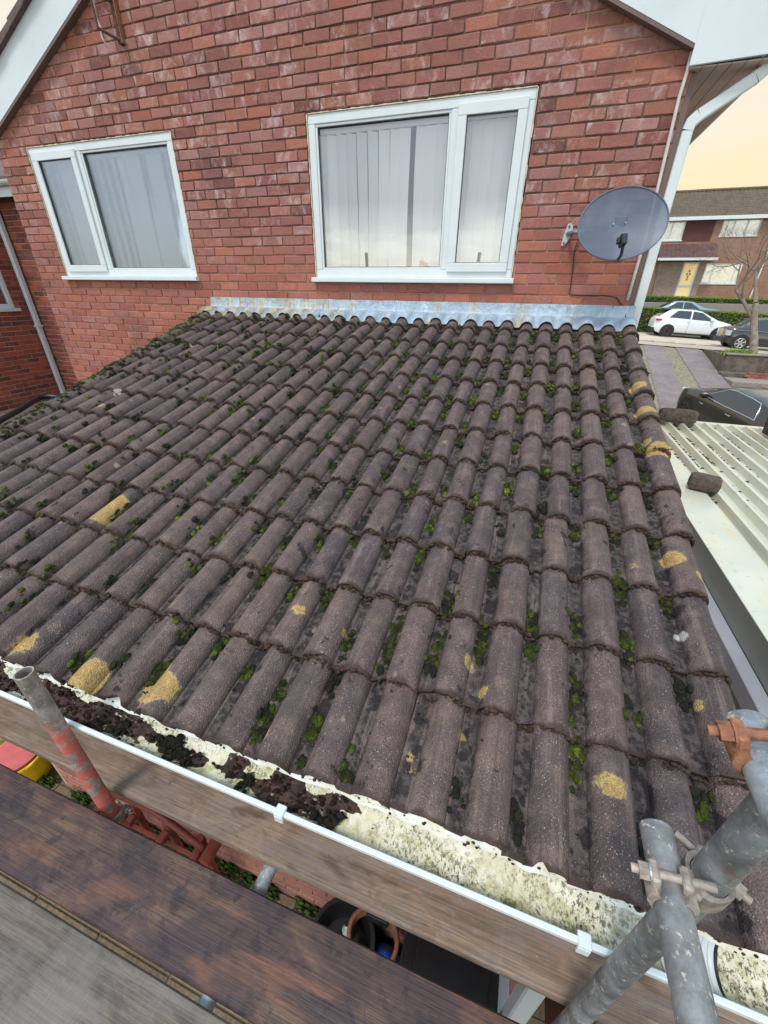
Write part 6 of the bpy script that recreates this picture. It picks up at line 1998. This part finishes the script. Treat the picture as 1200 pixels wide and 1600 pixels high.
# lit front door with side glass
MAT['door_glow'] = newmat('lit_door_glass')[0]
_t = MAT['door_glow'].node_tree; _b = [n for n in _t.nodes if n.type == 'BSDF_PRINCIPLED'][0]
_b.inputs['Base Color'].default_value = S(222, 200, 150); _b.inputs['Emission Color'].default_value = S(255, 214, 130); _b.inputs['Emission Strength'].default_value = .22
_b.inputs['Roughness'].default_value = .3
mb = MB()
mb.box(10.46, 11.62, OY + .03, OY + .12, 2.15, 2.25); mb.box(10.46, 10.58, OY + .03, OY + .12, -.9, 2.149); mb.box(11.50, 11.62, OY + .03, OY + .12, -.9, 2.149); mb.box(10.581, 11.499, OY + .03, OY + .12, .42, .58)
dr = mb.build('front_door', MAT['upvc'], oh)
mb = MB(); mb.box(10.581, 11.499, OY + .07, OY + .08, .581, 2.149); mb.build('upper_glass', MAT['door_glow'], dr)
mb = MB(); mb.box(10.581, 11.499, OY + .07, OY + .08, -.9, .419); mb.build('lower_glass', MAT['door_glow'], dr)
MAT['lead_came'] = simple('stained_glass_red', S(190, 96, 70), .4, var=.3, scale=20)
MAT['glass_green'] = simple('stained_glass_green', S(140, 142, 84), .4, var=.3, scale=20)
for (cx_, cz_, mt_) in ((11.04, 1.62, 'lead_came'), (10.94, 1.40, 'glass_green'), (11.14, 1.40, 'glass_green'), (11.04, 1.22, 'lead_came'), (11.04, 1.02, 'glass_green')):
    mb = MB(); mb.prism([(cx_ - .09, cz_), (cx_, cz_ - .11), (cx_ + .09, cz_), (cx_, cz_ + .11)], OY + .062, OY + .0695, 'y'); mb.build('leaded_light', MAT[mt_], dr)
# canopy
def far_roof(name, x0, x1, y0, z0, y1, z1, mat, parent, rows, colw=.30):
    mb = MB(); nc = int((x1 - x0) / colw)
    sl = math.hypot(y1 - y0, z1 - z0); th = .035
    dy, dz = (y1 - y0) / rows, (z1 - z0) / rows
    for r in range(rows):
        ya, za = y0 + dy * r, z0 + dz * r; yb, zb = ya + dy * 1.02, za + dz * 1.02
        for c in range(nc):
            xa = x0 + (x1 - x0) * c / nc; xb = x0 + (x1 - x0) * (c + 1) / nc; xm = xa + (xb - xa) * .62
            mb.add([(xa, ya, za), (xm, ya - .01, za + .055), (xb, ya, za), (xa, yb, zb - .02), (xm, yb, zb + .03), (xb, yb, zb - .02), (xa, ya, za - .03), (xb, ya, za - .03)],
                   [(0, 1, 4, 3), (1, 2, 5, 4), (6, 7, 2, 1, 0)])
    o = mb.build(name, mat, parent, fix=False); o['kind'] = 'stuff'
    return o
MAT['far_tile'] = simple('far_roof_tile', S(96, 82, 66), .8, var=.25, scale=2.5)
MAT['far_tile2'] = simple('far_canopy_tile', S(92, 66, 64), .8, var=.25, scale=3)
far_roof('roof_tiles', 5.9, 24.4, OY - .45, 5.36, OY + 4.2, 7.65, MAT['far_tile'], oh, 14)
mb = MB(); mb.tube([(5.9, OY + 4.2, 7.68), (10.5, OY + 4.2, 7.68), (10.9, OY + 4.2, 7.70), (24.4, OY + 4.2, 7.70)], .12, 10); mb.build('ridge', MAT['far_tile'], oh, smooth=True)
mb = MB(); mb.prism([(OY - .44, 5.33), (OY + 4.2, 7.60), (OY + 8.5, 5.33)], 6.0, 24.3, 'x'); mb.build('roof_body', MAT['hung_tile'], oh)
mb = MB(); mb.box(5.9, 24.4, OY - .50, OY - .455, 5.12, 5.36); mb.build('eave_board', MAT['upvc'], oh)
mb = MB(); mb.box(5.9, 24.4, OY - .454, OY - .001, 5.29, 5.32); mb.build('eave_soffit', MAT['upvc'], oh)
far_roof('canopy_tiles', 8.2, 12.35, OY - 1.15, 2.52, OY - .05, 3.55, MAT['far_tile2'], oh, 7)
mb = MB(); mb.prism([(OY - 1.14, 2.46), (OY - 0.045, 3.48), (OY - .045, 2.46)], 8.25, 12.30, 'x'); mb.build('canopy_body', MAT['hung_tile'], oh)
mb = MB(); mb.box(8.15, 12.42, OY - 1.24, OY - 1.152, 2.34, 2.52); mb.build('canopy_fascia', MAT['upvc'], oh)
mb = MB(); mb.box(8.4, 8.5, OY - 1.1, OY - 1.0, FG, 2.455); mb.build('canopy_post', MAT['fence_wood'], oh)
mb = MB(); mb.tube([(16.0, OY - .08, FG), (16.0, OY - .08, 2.6), (15.6, OY - .3, 4.9), (15.6, OY - .45, 5.2)], .05, 8); mb.build('downpipe', MAT['upvc'], oh)
mb = MB(); mb.box(6.3, 24, OY + .301, OY + 8.2, FG, 5.3); mb.build('rear_mass', MAT['far_brick'], oh)
MAT['conifer'] = m_moss('conifer_green', [(0, S(26, 40, 24)), (.6, S(50, 74, 40)), (1, S(80, 104, 58))])
cf = Lumps()
for i in range(500):
    z = rg.uniform(0, 3.4); rr = .75 * (1 - z / 3.6) ** .6
    a = rg.uniform(0, 2*PI); q = rr * rg.uniform(.75, 1.0)
    R = rg.uniform(.08, .18)
    cf.add(LUMP1, (7.15 + q * math.cos(a), 40.2 + q * math.sin(a), -.8 + z), R, R, R * 1.3, normal=ID, rnd=rg)
ce = empty('conifer_shrub', (7.15, 40.2, -.9), 'dark green upright shrub beside the porch across the road', 'shrub')
tag(cf.build('foliage', MAT['conifer'], ce), kind='stuff')
mb = MB(); mb.tube([(7.15, 40.2, -.95), (7.15, 40.2, 2.2)], [.09, .03], 8); mb.build('trunk', MAT['bark_dark'], ce)

# ------------------------------------------------------------------ what the window panes mirror, beyond the back garden
for i, (x, y, h) in enumerate(((-12.0, -30, 7.2), (-7.6, -31, 6.6), (-5.4, -30, 7.4), (-2.6, -31, 7.0), (-.6, -32, 6.6))):
    tree((x, y, -3.8), h, .11, 40 + i, 'dark bare tree beyond the back garden, mirrored in the window panes', group='bare trees mirrored in the panes', levels=5, mats=('bark_dark', 'bark_dark'), fork=.28, spread=.5)

for i, (x, y) in enumerate(((-11.4, -24.0), (-4.4, -24.0))):
    mb = MB(); mb.tube([(x, y, -3.8), (x, y, 2.0)], [.11, .09], 10)
    tag(mb.build('timber_pole', MAT['bark_dark'], smooth=40), ('bare timber pole mirrored in the wide pane of the larger window', 'bare timber pole mirrored in the narrow pane of the larger window')[i], 'pole', 'poles mirrored in the panes')
